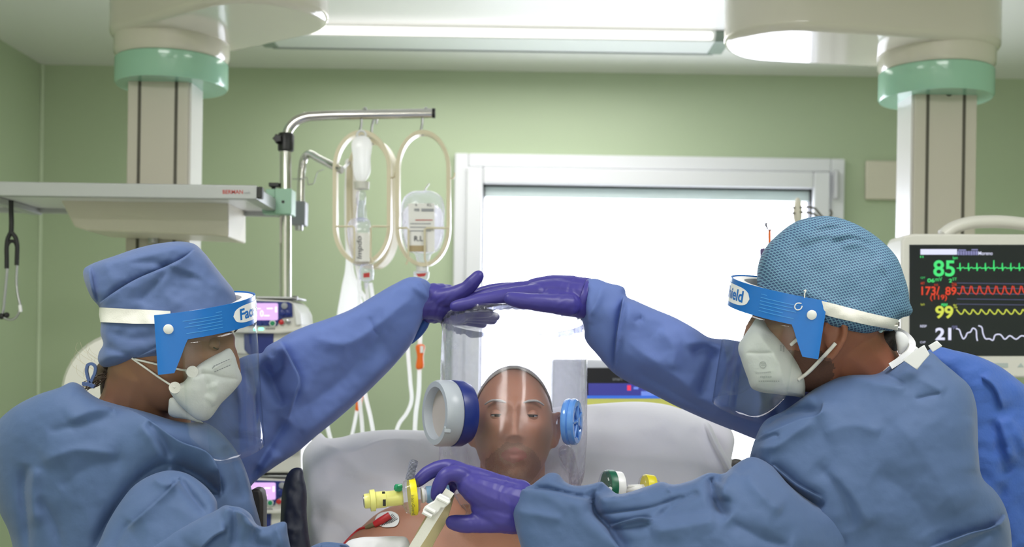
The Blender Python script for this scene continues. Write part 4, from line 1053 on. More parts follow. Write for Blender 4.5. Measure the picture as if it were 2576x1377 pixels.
tag(obj('pillow', inflate([(1600, 1040), (1720, 1030), (1800, 1050), (1836, 1075), (1848, 1100), (1842, 1150), (1838, 1180), (1820, 1240), (1640, 1260), (1590, 1150)], [(1600, 1040, 2.36), (1800, 1200, 2.30)], T=.05, step=9, back=.7), M['pillow'], smooth=180),
    'second white pillow peeping out behind the pillow on the side of the man', 'pillow', 'white pillows behind the patient')
kp = empty('floor_stand', (P(1854, 1170, 2.6).x, 2.6, 0), 'small dark knob of a stand at the pillow edge, below the man\'s sleeve', 'stand')
obj('knob', inflate([(1836, 1158), (1850, 1153), (1866, 1158), (1872, 1166), (1862, 1190), (1840, 1190)], 2.6, T=.02, step=3), M['darkgrey'], kp, smooth=180)
obj('post', tube([P(1854, 1182, 2.6), (P(1854, 1170, 2.6).x, 2.6, .02)], .012, 12), M['steel'], kp)
obj('foot', lathe((P(1854, 1170, 2.6).x, 2.6, 0), (0, 0, 1), [(0, .16), (.025, .14)], 28), M['grey'], kp)

# ================================================================== patient
RP = frame((0.02, -math.cos(math.radians(14)), math.sin(math.radians(14)))); cP = P(1291, 1082, 1.985)
hp_ = head(RP, cP, .92)
tors = inflate([(700, 1700), (760, 1500), (845, 1395), (900, 1338), (960, 1288), (1040, 1262), (1130, 1250), (1200, 1235), (1290, 1232), (1380, 1235), (1440, 1250), (1540, 1262), (1630, 1290), (1700, 1340), (1760, 1400), (1830, 1500), (1890, 1700)], [(1290, 1240, 2.03), (900, 1340, 2.0), (1690, 1340, 2.0), (1290, 1500, 1.9), (760, 1680, 1.84), (1840, 1680, 1.84)], T=.085, step=10,
    folds=[('r', .012, 22, [(1010, 1290), (1080, 1300), (1150, 1312), (1230, 1345)]), ('r', .012, 22, [(1580, 1300), (1450, 1310), (1350, 1335), (1290, 1355)]), ('r', -.012, 18, [(1240, 1290), (1255, 1330)])])
neck = chain([cP + RP @ Vector((-.03, 0, -.05)), P(1290, 1235, 2.0), P(1290, 1300, 2.0)], [.058, .058, .062])
me = fuse(hp_ + [tors, neck], .0032, 3, 'person')
paint(me, RP, cP, [(1, lambda q: q.x > .075 and abs(q.y) < .023 * (1 - ((q.z + .061) / .014)**2 if abs(q.z + .061) < .014 else 0)),
                   (2, lambda q: q.x > .02 and q.z < -.036 and (q.y / .056)**2 + ((q.z + .088) / .05)**2 < 1 + .25 * noise.noise(q * 60))], .92)
pat = link('person', me, [skinP, lipm, stub]); tag(pat, 'bare chested patient reclining on pillows with the clear helmet over the head', 'person')
for sg in (-1, 1): eye(RP, cP, pat, sg, .92, .62, skinP, .0035); brow(RP, cP, pat, sg, hairG, .92, 1.7)
# close-cropped grey hair round the sides and back
V = []; nu, nv = 48, 14
for i in range(nu):
    th = 2 * PI * i / nu
    front = math.cos(th)
    top = 74 if front < .2 else 86
    lo = 12 if front < -.1 else (26 + 40 * max(0, front))
    for j in range(nv):
        ph = math.radians(lo + (88 - lo) * j / (nv - 1)); cp = math.cos(ph)**.9
        v = Vector((cp * math.cos(th) * (.099 if front > 0 else .105), cp * math.sin(th) * .0785, .121 * math.sin(ph)))
        V.append(cP + RP @ (v * .92))
obj('hair', (V, grid_faces(nu, nv, True)), hairG, pat, smooth=180, solid=.003)

# ================================================================== helmet over the patient's head
tb = math.radians(11); AX = Vector((0, math.sin(tb), math.cos(tb)))
hb0 = P(1288, 1232, 1.955); HR = .1285; HL = .300
SX = Vector((1, 0, 0)); SY = AX.cross(SX)       # SY points to the back
helm = empty('breathing_helmet', hb0, 'clear plastic breathing helmet over the patient\'s head with round ports', 'breathing helmet')
def hpt(s, th, r): return hb0 + AX * s + (SX * math.cos(th) + SY * math.sin(th)) * r
NU = 120; prof = [(-.03, .088), (-.012, .098), (.008, .112), (.03, .1215), (.055, .1265), (.09, HR), (.14, HR), (.19, HR), (.235, HR), (.27, HR * .995), (.29, HR * .985), (.30, HR * .975)]
ps = cr(prof, 3); V = []
for s, r_ in ps:
    for k in range(NU):
        th = 2 * PI * k / NU
        cr_amt = .0035 * math.exp(-((s - .30) / .03)**2) + .005 * math.exp(-((s - .0) / .05)**2) + .0006
        r2 = r_ + cr_amt * noise.noise(Vector((math.cos(th) * 9, math.sin(th) * 9, s * 25))) * 1.6 + .0012 * noise.noise(Vector((math.cos(th) * 3, math.sin(th) * 3, s * 8)))
        V.append(hpt(s, th, r2))
f = []
for i in range(len(ps) - 1):
    for k in range(NU): f.append((i * NU + k, i * NU + (k + 1) % NU, (i + 1) * NU + (k + 1) % NU, (i + 1) * NU + k))
obj('hood', (V, f), M['hood'], helm, smooth=180)
V = []; rs = np.linspace(0, 1, 16)
for q in rs:
    for k in range(NU):
        th = 2 * PI * k / NU
        z = .30 + .012 * (1 - q**2) + .0022 * q * noise.noise(Vector((math.cos(th) * 7, math.sin(th) * 7, q * 6))) + .0015 * noise.noise(Vector((q * math.cos(th) * 9, q * math.sin(th) * 9, 4)))
        V.append(hpt(z, th, HR * .975 * q + 1e-5))
f = []
for i in range(len(rs) - 1):
    for k in range(NU): f.append((i * NU + k, i * NU + (k + 1) % NU, (i + 1) * NU + (k + 1) % NU, (i + 1) * NU + k))
obj('crown', (V, f), M['crown'], helm, smooth=180)
V = []
for q in range(4):
    for k in range(NU * 2):
        th = PI * k / NU; w = q / 3
        V.append(hpt(.298 - .010 * w * (1 + .5 * noise.noise(Vector((math.cos(th) * 12, math.sin(th) * 12, 1)))), th, HR * .975 + .004 * w + .0014 * w * math.sin(58 * th) + .0012 * w * noise.noise(Vector((math.cos(th) * 20, math.sin(th) * 20, 2)))))
f = []
for i in range(3):
    for k in range(NU * 2): f.append((i * 2 * NU + k, i * 2 * NU + (k + 1) % (2 * NU), (i + 1) * 2 * NU + (k + 1) % (2 * NU), (i + 1) * 2 * NU + k))
obj('crown_seam', (V, f), M['seam'], helm, smooth=180, solid=.0006)
# neck skirt spreading over the chest
V = []; NS = 12
for i in range(NS):
    w = i / (NS - 1)
    for k in range(NU):
        th = 2 * PI * k / NU
        s = -.028 - .03 * w; r2 = .088 - .012 * math.sin(w * PI) + .012 * w + .006 * noise.noise(Vector((math.cos(th) * 8, math.sin(th) * 8, w * 2)))
        V.append(hpt(s, th, r2) + Vector((0, -.03 * w, 0)))
f = []
for i in range(NS - 1):
    for k in range(NU): f.append((i * NU + k, i * NU + (k + 1) % NU, (i + 1) * NU + (k + 1) % NU, (i + 1) * NU + k))
obj('neck_collar', (V, f), M['cuff'], helm, smooth=180)
# crumpled film beside the cheek on the right
obj('film_gather', inflate([(1404, 1130), (1424, 1118), (1440, 1130), (1452, 1170), (1456, 1226), (1436, 1226), (1428, 1190), (1416, 1170)], 1.93, T=.012, step=4, rough=(.006, 14)), M['crown'], helm, smooth=180)
# large port
pa = Vector((-.885, -.46, .02)).normalized(); pc = P(1093, 1040, 1.865); pr = m(84, 1.87)
port = obj('access_port', lathe(pc - pa * .030, pa, [(0, pr * .74), (0, pr * .96), (.004, pr), (.024, pr), (.030, pr * .95), (.030, pr * .79), (.026, pr * .75), (.0, pr * .74)], 56, cap=False), mat('milky white ring', (194, 201, 211), .3, trans=.25), helm)
obj('port_lid', lathe(pc - pa * .02, pa, [(0, .0), (0, pr * .6), (.004, pr * .75), (.006, pr * .76), (.006, .0)], 48, cap=False), mat('milky port lid', (214, 206, 202), .4, trans=.3), port)
obj('port_tab', [box(pc.x + .018, pc.x + .03, pc.y - .042, pc.y - .028, pc.z - .03, pc.z - .018)], bpy.data.materials['milky white ring'], port, bevel=.003)
obj('port_gasket', lathe(pc - pa * .058, pa, [(0, pr * .7), (0, pr * .9), (.012, pr * 1.0), (.028, pr * 1.0), (.0285, pr * .7)], 56, cap=False), M['navy'], helm)
da = Vector((.955, -.29, .02)).normalized(); dc = P(1452, 1062, 1.885); dr = m(58, 1.885)
M['bluepl'] = mat('clear blue plastic', (104, 158, 232), .15, coat=.5, trans=.2)
disc = obj('valve_disc', lathe(dc - da * .02, da, [(0, .002), (0, dr * .94), (.003, dr), (.008, dr), (.010, dr * .95), (.012, dr), (.018, dr), (.021, dr * .93), (.021, dr * .7), (.018, dr * .66), (.018, .0)], 48, cap=False), M['bluepl'], helm)
up = Vector((0, 0, 1)); sd_ = da.cross(up).normalized(); up2 = sd_.cross(da).normalized()
def rad(a, r_): return (sd_ * math.cos(a) + up2 * math.sin(a)) * r_
for k in range(7):
    a = 2 * PI * k / 7
    obj('disc_rib', tube([dc + rad(a, dr * .15) + da * .0, dc + rad(a, dr * .82) + da * .0], .0022, 8), M['bluepl'], disc)
obj('disc_hub', lathe(dc - da * .003, da, [(0, dr * .2), (.006, dr * .18), (.007, .0001)], 20), M['bluepl'], disc)

# ================================================================== valve assembly on the chest (woman's side)
vd0 = 1.70
va = empty('breathing_valve', P(1000, 1258, vd0), 'yellow breathing valve with round clear filter lying on the patient\'s chest', 'breathing valve')
def lat(pts, d, mt_, par, name, y0=None, n=32, smooth=40, slope=None):
    """turned part whose axis runs between two pixel points; pts are (fraction along, radius px)"""
    A, B = P(*d[0]), P(*d[1]); ax = B - A; L = ax.length
    return obj(name, lathe(A, ax, [(t * L, m(r_, (d[0][2] + d[1][2]) / 2)) for t, r_ in pts], n), mt_, par, smooth=smooth)
axv = ((915, 1262, vd0 - .01), (1100, 1243, vd0 + .012))
def fx(x): return (x - 915) / 185.
lat([(fx(916), 17), (fx(918), 18.5), (fx(930), 19), (fx(931), 27), (fx(943), 27.5), (fx(944), 21), (fx(970), 21), (fx(971), 19.5), (fx(1012), 19.5)], axv, M['paleyel'], va, 'valve_body')
lat([(fx(914.5), 15), (fx(917), 16)], axv, M['steel'], va, 'valve_face')
obj('scale_window', [plate(rect(963, 1258, 970, 1274), vd0 - .029, .004), plate(rect(961, 1238, 968, 1243), vd0 - .024, .004)], M['black'], va)
lat([(fx(1008), 20), (fx(1012), 24), (fx(1018), 40), (fx(1030), 46)], axv, M['clearpl'], va, 'filter_shell')
lat([(fx(1029), 47), (fx(1031), 48), (fx(1045), 48), (fx(1046), 46)], axv, M['yellow'], va, 'filter_band')
lat([(fx(1046), 44), (fx(1052), 38), (fx(1055), 20), (fx(1072), 17)], axv, M['clearpl'], va, 'filter_shell_back')
text('band_lettering', 'Inter-Guard', 0, 0, 50, 8, vd0, M['ink'], va)
bl = bpy.data.objects['band_lettering']
def along(me, off, cx, cy, dd, par):
    me.transform(Matrix.Translation(origin(par)))
    for v in me.vertices:
        q = v.co - P(0, 8, dd); u, w = q.x / (dd / FP), q.z / (dd / FP)
        yy = cy + u; t_ = (yy - 1255) / 48.; dep = -m(48 * math.sqrt(max(0, 1 - t_ * t_)), dd)
        v.co = P(cx + w + .04 * u, yy, dd + .002 + dep - .0008)
    me.transform(Matrix.Translation(-origin(par)))
along(bl.data, 0, 1034, 1246, vd0, va)
lat([(fx(1060), 20), (fx(1066), 20), (fx(1067), 17), (fx(1074), 17)], axv, M['white'], va, 'connector_collar')
lat([(fx(1072), 21), (fx(1076), 22), (fx(1112), 22), (fx(1130), 20)], axv, mat('blue tinted connector', (150, 190, 226), .2, coat=.3, trans=.3), va, 'blue_connector')
obj('green_cap', [lathe(P(1012, 1228, vd0 - .01), (-1, -.1, 0), [(0, m(7, vd0)), (.004, m(10, vd0)), (.010, m(9, vd0)), (.012, m(5, vd0))], 20), tube([P(995, 1232, vd0 - .01), P(1004, 1224, vd0 - .016), P(1012, 1222, vd0 - .016)], .003, 8)], M['green'], va)
cp_ = [(1030, 1206), (1033, 1190), (1037, 1172), (1041, 1160)]
V = []; n = 90; A, B = P(1030, 1208, vd0), P(1042, 1160, vd0 - .005); ax = (B - A)
obj('corrugated_tube', lathe(A, ax, [(ax.length * i / n, m(9.5, vd0) + .0011 * math.sin(i * 1.05)) for i in range(n + 1)], 20), mat('grey clear corrugated plastic', (170, 172, 190), .2, trans=.35), va, smooth=180)
# strap, pad and buckle
tag(obj('foam_pad', ribbon([(1118, 1240), (1100, 1300), (1072, 1350), (1050, 1400), (1030, 1450)], [1.74, 1.72, 1.70], 52, .006), mat('beige foam pad', (206, 192, 150), .85, bump=.2), bevel=.002), 'beige padding strip under the white strap on the chest', 'padding')
sb_ = empty('helmet_strap', P(1085, 1300, 1.74), 'white woven strap with side release buckle holding down the helmet', 'strap')
obj('webbing', ribbon([(1132, 1236), (1112, 1266), (1092, 1298), (1066, 1340), (1036, 1390), (1020, 1450)], [1.67, 1.665, 1.67], 25, .003), M['strap'], sb_)
bk = obj('buckle', prism([P(x, y, 1.655) for x, y in [(1098, 1250), (1107, 1243), (1132, 1256), (1133, 1266), (1117, 1280), (1110, 1278), (1104, 1288), (1088, 1300), (1062, 1286), (1068, 1276), (1083, 1266), (1092, 1262)]], (0, .009, 0)), M['white'], sb_, bevel=.002, seg=3)
obj('buckle_bar', [tube([P(1072, 1278, 1.653), P(1094, 1290, 1.653)], .003, 8), tube([P(1063, 1288, 1.653), P(1086, 1300, 1.653)], .0035, 8), tube([P(1100, 1252, 1.653), P(1128, 1266, 1.653)], .003, 8)], M['white'], bk)
# electrode
tsk = bvh_me(me)
el = obj('electrode_pad', drape(tsk, [(944, 1309), (950, 1296), (968, 1288), (990, 1288), (1003, 1298), (1004, 1312), (998, 1322), (982, 1326), (960, 1324)], .0015, .002, 5), mat('white electrode foam', (226, 228, 226), .7))
tag(el, 'round white electrode pad stuck on the patient\'s shoulder', 'electrode')
obj('pad_print', [drape(tsk, [(960 + 6 * k, 1322 - 2 * k), (988 + 3 * k, 1292 + 3 * k), (989 + 3 * k, 1293 + 3 * k), (961 + 6 * k, 1323 - 2 * k)], .0042, .0003, 4, smooth=False) for k in range(5)], M['ink'], el)
wr = empty('electrode_lead', P(950, 1310, 1.8), 'red clip and red lead wire snapped on the electrode pad', 'electrode lead')
ld_ = cast(tsk, 975, 1305, 1.85)
obj('clip', [tube([P(981, 1297, ld_ - .009), P(960, 1310, ld_ - .011), P(942, 1320, ld_ - .009)], [.0062, .0068, .0055], 12)], M['red'], wr)
obj('clip_sleeve', tube([P(942, 1319, ld_ - .008), P(928, 1325, ld_ - .006), P(919, 1328, ld_ - .005)], [.0042, .004, .0025], 10), mat('olive grey plastic', (120, 112, 84), .5), wr)
obj('wire', strand(tsk, [(921, 1327), (905, 1332), (890, 1344), (876, 1358), (862, 1374), (850, 1392)], .0024, .004, dflt=1.9), M['red'], wr)
tag(obj('gauze', inflate([(862, 1380), (876, 1362), (900, 1354), (950, 1351), (1000, 1350), (1022, 1353), (1030, 1366), (1034, 1400), (1000, 1440), (900, 1440), (866, 1420)], 1.72, T=.022, step=6, rough=(.003, 30)), M['sheet'], smooth=180), 'white gauze on the chest at the lower edge, below the red lead', 'gauze')
# filters on the man's side
gf = empty('breathing_filter', P(1540, 1220, 1.86), 'green rimmed white breathing filter behind the man\'s sleeve', 'breathing filter')
ax2 = ((1516, 1226, 1.852), (1568, 1228, 1.862))
lat([(.02, 38), (.1, 42), (.2, 43)], ax2, M['clearpl'], gf, 'filter_face')
lat([(.16, 43), (.2, 44), (.48, 44), (.5, 42)], ax2, M['dgreen'], gf, 'filter_rim')
lat([(.46, 41), (.5, 41.5), (.86, 40), (.9, 36)], ax2, M['white'], gf, 'filter_body')
obj('rim_mark', lathe(P(1535, 1230, 1.825), (0, -1, 0), [(0, m(5, 1.8)), (.0008, m(5, 1.8))], 16), M['white'], gf)
yf = empty('breathing_connector', P(1610, 1225, 1.86), 'white connector tube with yellow rimmed cap behind the man\'s sleeve', 'connector')
obj('connector_tube', [tube([P(1564, 1234, 1.87), P(1600, 1232, 1.86), P(1626, 1230, 1.86)], m(9, 1.86), 14), tube([P(1580, 1225, 1.862), P(1620, 1224, 1.86)], m(5, 1.86), 10)], M['white'], yf)
ax3 = ((1610, 1226, 1.856), (1656, 1228, 1.864))
lat([(.1, 28), (.2, 32), (.4, 32)], ax3, M['clearpl'], yf, 'cap_shell')
lat([(.24, 32), (.28, 33), (.72, 31), (.74, 29)], ax3, M['yellow'], yf, 'cap_rim')
lat([(.74, 24), (.9, 23), (.96, 20)], ax3, M['clearpl'], yf, 'cap_end')
# ================================================================== woman on the left
hd = 1.78
RL = frame((math.cos(math.radians(13)), .06, -math.sin(math.radians(13))), 7); cL = P(434, 856, hd)
nk = chain([cL + RL @ Vector((-.03, 0, -.05)), P(345, 1010, 1.805), P(300, 1110, 1.81)], [.058, .054, .06])
tr = chain([P(320, 1100, 1.82), P(280, 1250, 1.8), P(300, 1500, 1.8), P(340, 1800, 1.8)], [.07, .10, .11, .11])
sh = chain([P(270, 1140, 1.79), P(320, 1110, 1.81), P(470, 1090, 1.95)], [.045, .055, .05])
fa = chain([P(470, 1090, 1.96), P(640, 1010, 2.0), P(900, 870, 2.0), P(1070, 764, 1.99)], [.05, .042, .034, .018])
na = chain([P(300, 1150, 1.81), P(380, 1340, 1.76), P(480, 1440, 1.63), P(690, 1410, 1.59)], [.04, .034, .032, .022])
me = fuse(head(RL, cL, .98, slim=.14, ears=False) + [nk, tr, sh, fa, na], .0036, 3, 'person')
paint(me, RL, cL, [(1, lambda q: q.x > .07 and abs(q.y) < .02 and abs(q.z + .061) < .01)], .98)
pw = link('person.001', me, [skinW, lipm]); tag(pw, 'woman in plain blue cap, visor and blue gown, one arm stretched to the helmet', 'person')
for sg in (-1, 1): eye(RL, cL, pw, sg, .98, 1.0, skinW, .0065); brow(RL, cL, pw, sg, hairB, .98)
t_body = bvh_me(me)
torso = inflate([(150, 978), (185, 963), (206, 972), (222, 988), (246, 1004), (290, 1019), (330, 1029), (380, 1043), (428, 1058), (470, 1066), (512, 1064), (540, 1078), (572, 1108), (602, 1150), (624, 1205), (640, 1268), (652, 1310), (672, 1400), (690, 1560), (700, 1760), (90, 1760), (70, 1560), (40, 1410), (22, 1335), (0, 1290), (-18, 1220), (-26, 1130), (-10, 1070), (40, 1024), (95, 996)],
    [(200, 1000, 1.76), (500, 1080, 1.79), (0, 1150, 1.78), (640, 1300, 1.80), (300, 1700, 1.78)], T=.155, step=7, rough=(.0025, 70), seed=1, gain=1.05, folds=[
    ('s', .034, 70, [(546, 1260), (538, 1205), (518, 1164), (440, 1128), (385, 1085), (320, 1036)]),
    ('r', -.012, 12, [(368, 1082), (398, 1120), (426, 1175)]), ('r', .007, 14, [(350, 1090), (380, 1130), (405, 1180)]),
    ('r', -.03, 16, [(425, 1180), (470, 1200), (515, 1228), (546, 1258)]),
    ('r', -.018, 14, [(232, 1400), (290, 1300), (345, 1226), (400, 1190), (440, 1184)]),
    ('r', -.016, 15, [(78, 1180), (70, 1230), (76, 1300), (84, 1400)]), ('r', .01, 16, [(105, 1190), (98, 1250), (106, 1330)]), ('r', -.008, 14, [(110, 1260), (150, 1330), (165, 1400)]),
    ('c', -.004, 7, [(205, 990), (246, 1016), (330, 1042), (420, 1070), (500, 1078)], (0, 0)), ('r', .006, 14, [(180, 1080), (240, 1050), (300, 1040)]), ('r', -.006, 14, [(130, 1105), (200, 1090), (290, 1060)]),
    ('c', -.004, 7, [(290, 1030), (285, 1048), (292, 1052)]), ('r', .008, 20, [(120, 1180), (200, 1150), (300, 1165)]), ('r', -.006, 22, [(160, 1240), (230, 1190), (320, 1170)]),
    ('r', .010, 18, [(600, 1170), (618, 1240), (632, 1320)]), ('r', -.012, 20, [(560, 1130), (590, 1200), (600, 1270)])])
gown = obj('gown', torso, M['gown'], pw, smooth=180)
uarm = inflate([(196, 1420), (240, 1380), (270, 1318), (300, 1268), (338, 1222), (380, 1196), (430, 1184), (470, 1192), (500, 1210), (528, 1236), (545, 1262), (548, 1290), (570, 1330), (560, 1440), (420, 1520), (260, 1520)], [(300, 1250, 1.66), (540, 1280, 1.62), (300, 1500, 1.58)], T=.06, step=6.5, rough=(.0022, 60), seed=2, folds=[
    ('s', .016, 26, [(450, 1208), (420, 1240), (370, 1286), (320, 1330)]), ('r', -.012, 10, [(448, 1206), (480, 1250), (518, 1295)]), ('r', .008, 12, [(385, 1205), (410, 1222), (440, 1218)]), ('r', -.01, 14, [(330, 1310), (290, 1377), (280, 1420)])])
farm = inflate([(330, 1400), (390, 1362), (440, 1335), (500, 1305), (545, 1284), (566, 1272), (584, 1274), (606, 1278), (628, 1292), (650, 1323), (668, 1326), (692, 1318), (718, 1314), (724, 1345), (731, 1380), (742, 1450), (600, 1490), (420, 1500), (340, 1460)], [(400, 1380, 1.585), (720, 1350, 1.575)], T=.055, step=6, rough=(.0022, 50), seed=3, folds=[
    ('s', .014, 22, [(655, 1335), (600, 1290), (560, 1276)]), ('r', -.01, 11, [(585, 1276), (590, 1320), (584, 1377)]), ('r', .01, 12, [(604, 1282), (612, 1310), (640, 1330)]), ('s', .012, 20, [(500, 1390), (540, 1350), (570, 1335)]), ('r', -.009, 12, [(640, 1330), (640, 1360), (690, 1377)]), ('r', .007, 10, [(690, 1322), (700, 1350), (706, 1380)])])
obj('sleeve', uarm, M['gown'], gown, smooth=180)
obj('sleeve', farm, M['gown'], gown, smooth=180)
obj('sleeve_end', inflate([(700, 1420), (760, 1392), (790, 1372), (812, 1365), (846, 1366), (878, 1374), (884, 1400), (860, 1450), (720, 1460)], 1.62, T=.03, step=6, rough=(.002, 30), folds=[('s', .01, 14, [(806, 1390), (808, 1372), (840, 1370), (880, 1378)])]), M['gown'], gown, smooth=180)
fsl = inflate([(430, 1120), (450, 1070), (490, 1020), (550, 960), (598, 905), (640, 890), (660, 888), (668, 876), (700, 856), (730, 838), (772, 820), (830, 800), (880, 780), (940, 745), (990, 716), (1038, 697), (1062, 701), (1080, 712), (1088, 726), (1084, 748), (1072, 785), (1054, 826), (1036, 864), (1000, 910), (950, 962), (900, 1010), (850, 1054), (800, 1094), (748, 1138), (690, 1176), (640, 1214), (626, 1228), (600, 1215), (540, 1200), (460, 1180)],
    [(600, 1000, 1.96), (450, 1120, 1.90), (1080, 760, 1.985), (750, 1000, 2.0)], T=.075, step=6.5, rough=(.003, 60), seed=4, folds=[
    ('s', .026, 34, [(728, 1050), (742, 1000), (754, 958), (736, 915), (716, 878), (698, 852)]),
    ('r', -.02, 15, [(668, 915), (686, 945), (706, 930), (702, 880)]), ('r', .012, 12, [(664, 890), (690, 905), (700, 870)]),
    ('r', -.022, 18, [(722, 1052), (676, 1126), (626, 1216)]), ('r', .014, 20, [(700, 1130), (660, 1190)]), ('r', -.02, 16, [(660, 915), (690, 970), (715, 1020)]),
    ('r', .010, 26, [(760, 1090), (880, 1000), (980, 900)]), ('r', -.008, 22, [(740, 1040), (850, 960), (960, 850)]), ('r', .009, 20, [(780, 850), (860, 870), (960, 810), (1040, 740)]), ('c', -.004, 7, [(926, 800), (936, 835), (950, 850)]),
    ('s', .008, 12, [(1034, 858), (1056, 836), (1080, 806)]), ('r', .008, 10, [(1046, 705), (1064, 730), (1078, 770)]), ('r', -.008, 8, [(1064, 704), (1078, 730), (1082, 780)]), ('r', .006, 8, [(1030, 720), (1060, 745), (1082, 750)]), ('r', -.01, 18, [(620, 930), (640, 1000), (640, 1080)]), ('r', .01, 16, [(600, 960), (615, 1030), (612, 1100)])])
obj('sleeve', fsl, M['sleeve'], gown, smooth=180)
obj('cuff', inflate([(1076, 750), (1090, 730), (1094, 760), (1084, 800), (1080, 816), (1064, 842), (1034, 866), (1046, 834), (1062, 800)], 2.01, T=.03, step=4), M['gown2'], gown, smooth=180)
V = cr([(226, 968), (220, 950), (217, 930), (221, 918), (230, 916), (238, 922), (238, 938), (232, 952), (226, 966)], 5)
obj('neck_tie', [ribbon(V, 1.75, 7, .004), ribbon([(206, 966), (222, 968), (236, 974)], 1.745, 9, .006)], M['cap'], gown, smooth=60)
# cap
capL = inflate([(209, 686), (212, 676), (224, 668), (250, 657), (281, 647), (346, 625), (407, 612), (464, 609), (490, 615), (512, 635), (542, 673), (566, 703), (588, 732), (594, 760), (585, 790), (560, 812), (520, 838), (470, 860), (450, 880), (394, 900), (366, 904), (333, 908), (294, 921), (252, 919), (246, 906), (249, 887), (260, 866), (253, 840), (254, 812), (250, 773), (232, 752), (220, 728), (212, 705)],
    [(430, 620, 1.79), (220, 700, 1.79), (590, 740, 1.79), (300, 910, 1.76), (450, 870, 1.745), (330, 790, 1.78)], T=.074, aspect=1.6, back=1.6, step=7, rough=(.003, 40), seed=5, gain=1.15, folds=[
    ('s', .014, 24, [(488, 630), (464, 650), (411, 677), (346, 705), (285, 742), (250, 768)]), ('c', -.007, 8, [(250, 768), (285, 743), (346, 706), (411, 678), (464, 651), (488, 631)]),
    ('s', .010, 22, [(250, 766), (238, 720), (232, 668)]), ('r', .007, 14, [(232, 664), (300, 660), (400, 640), (470, 618)]), ('r', -.006, 12, [(330, 664), (400, 668), (450, 690), (540, 715)]), ('r', .005, 10, [(420, 672), (480, 690), (560, 735)]),
    ('r', -.005, 9, [(424, 680), (390, 720), (350, 760)]), ('r', -.007, 9, [(262, 868), (300, 882), (340, 900)]), ('s', .008, 14, [(448, 846), (400, 870), (345, 895)]), ('r', .006, 12, [(252, 905), (290, 890), (330, 898)]), ('r', -.005, 12, [(270, 830), (340, 850), (400, 840)])])
obj('surgical_cap', capL, M['cap'], pw, smooth=180)
tc_ = bvh(capL)
obj('elastic_strap', drape(tc_, [(252, 774), (330, 778), (430, 783), (431, 800), (431, 815), (340, 815), (254, 811), (251, 792)], .002, .0015, 6, hd, smooth=False), M['strap'], pw, smooth=50)
shield(pw, P(446, 764, hd), (math.cos(math.radians(7)), .05, math.sin(math.radians(7))), 11, .119, .104, Vector((math.sin(math.radians(4.7)), 0, -math.cos(math.radians(4.7)))), .041, .088, .236, 'Face Shield', -1)
# respirator
maskL = inflate([(578, 877), (588, 890), (598, 920), (608, 956), (590, 982), (560, 1012), (512, 1060), (500, 1058), (470, 1036), (440, 1006), (426, 975), (432, 965), (450, 966), (468, 955), (472, 948), (466, 936), (474, 926), (490, 926), (500, 918), (529, 900), (556, 886)], [(600, 950, 1.78), (580, 880, 1.765), (440, 1000, 1.722), (510, 1060, 1.745), (500, 920, 1.722)], T=.05, aspect=1.0, back=2, step=5, gain=1.1, rough=(.0008, 30), folds=[
    ('c', -.004, 5, [(606, 956), (560, 950), (510, 940), (478, 950)]), ('r', .006, 14, [(540, 960), (550, 990), (530, 1020)]), ('c', .003, 4, [(536, 930), (560, 915), (590, 903)]), ('r', -.004, 8, [(500, 925), (520, 960), (520, 1000)])])
flap = inflate([(436, 1000), (470, 1034), (500, 1056), (512, 1064), (470, 1056), (424, 1042), (424, 1020), (428, 1002)], [(430, 1010, 1.735), (510, 1060, 1.75), (430, 1045, 1.745)], T=.03, aspect=.9, back=2, step=5)
mk = obj('respirator', [maskL, flap], M['mask'], pw, smooth=180)
tm = bvh(maskL)
obj('mask_print', [drape(tm, [(534, 927), (540, 921), (541, 922.5), (535, 928.5)], .0012, .0003, 3, smooth=False)] + [drape(tm, [(538 + 6 * k, 920.5 - 2.6 * k), (542 + 6 * k, 919 - 2.6 * k), (542 + 6 * k, 921 - 2.6 * k), (538 + 6 * k, 922.5 - 2.6 * k)], .0012, .0003, 3, smooth=False) for k in range(7)] + [drape(tm, [(540 + 6 * k, 935 - 2.6 * k), (544 + 6 * k, 933.2 - 2.6 * k), (544 + 6 * k, 935.4 - 2.6 * k), (540 + 6 * k, 937 - 2.6 * k)], .0012, .0003, 3, smooth=False) for k in range(7)], M['grey'], mk, smooth=0)
tf = bvh(maskL, capL, *([([v.co for v in me.vertices], [tuple(p.vertices) for p in me.polygons])]))
for pts in ([(478, 934), (440, 928), (390, 916), (338, 904)], [(440, 976), (400, 950), (366, 926), (332, 902)]):
    obj('ear_loop', strand(tf, pts, .0016, .003, dflt=1.72), M['strap'], mk, smooth=180)
for x, y in ((484, 936), (440, 976)): obj('loop_tab', lathe(P(x, y, cast(tm, x, y, 1.73) - .001), (.15, -1, 0), [(0, .009), (.0015, .0085)], 20), M['strap'], mk)
# hair
obj('hair', [inflate([(252, 912), (300, 916), (340, 906), (388, 900), (372, 918), (330, 926), (296, 944), (262, 960), (246, 950), (240, 930)], 1.80, T=.035, step=5, rough=(.004, 12)),
    inflate([(262, 930), (300, 920), (290, 960), (274, 990), (258, 1004), (252, 970)], 1.805, T=.03, step=5, rough=(.003, 12))] +
    [tube([P(x, y, 1.79 + .02 * math.sin(k)) for x, y in cr([(262 + 4 * (k % 5), 922 + (k * 7) % 30), (245 - (k % 7), 945 + (k * 11) % 30), (225 - (k * 13) % 18, 962 + (k * 5) % 22)], 4)], .0006, 5) for k in range(30)] +
    [tube([P(x, y, 1.74) for x, y in cr([(330, 908), (345, 930), (352, 955), (346, 972), (325, 976)], 4)], .0008, 5), tube([P(x, y, 1.74) for x, y in cr([(288, 912), (330, 928), (352, 932)], 4)], .0008, 5)], hairB, pw, smooth=180)
random.seed(3)
fl_ = []
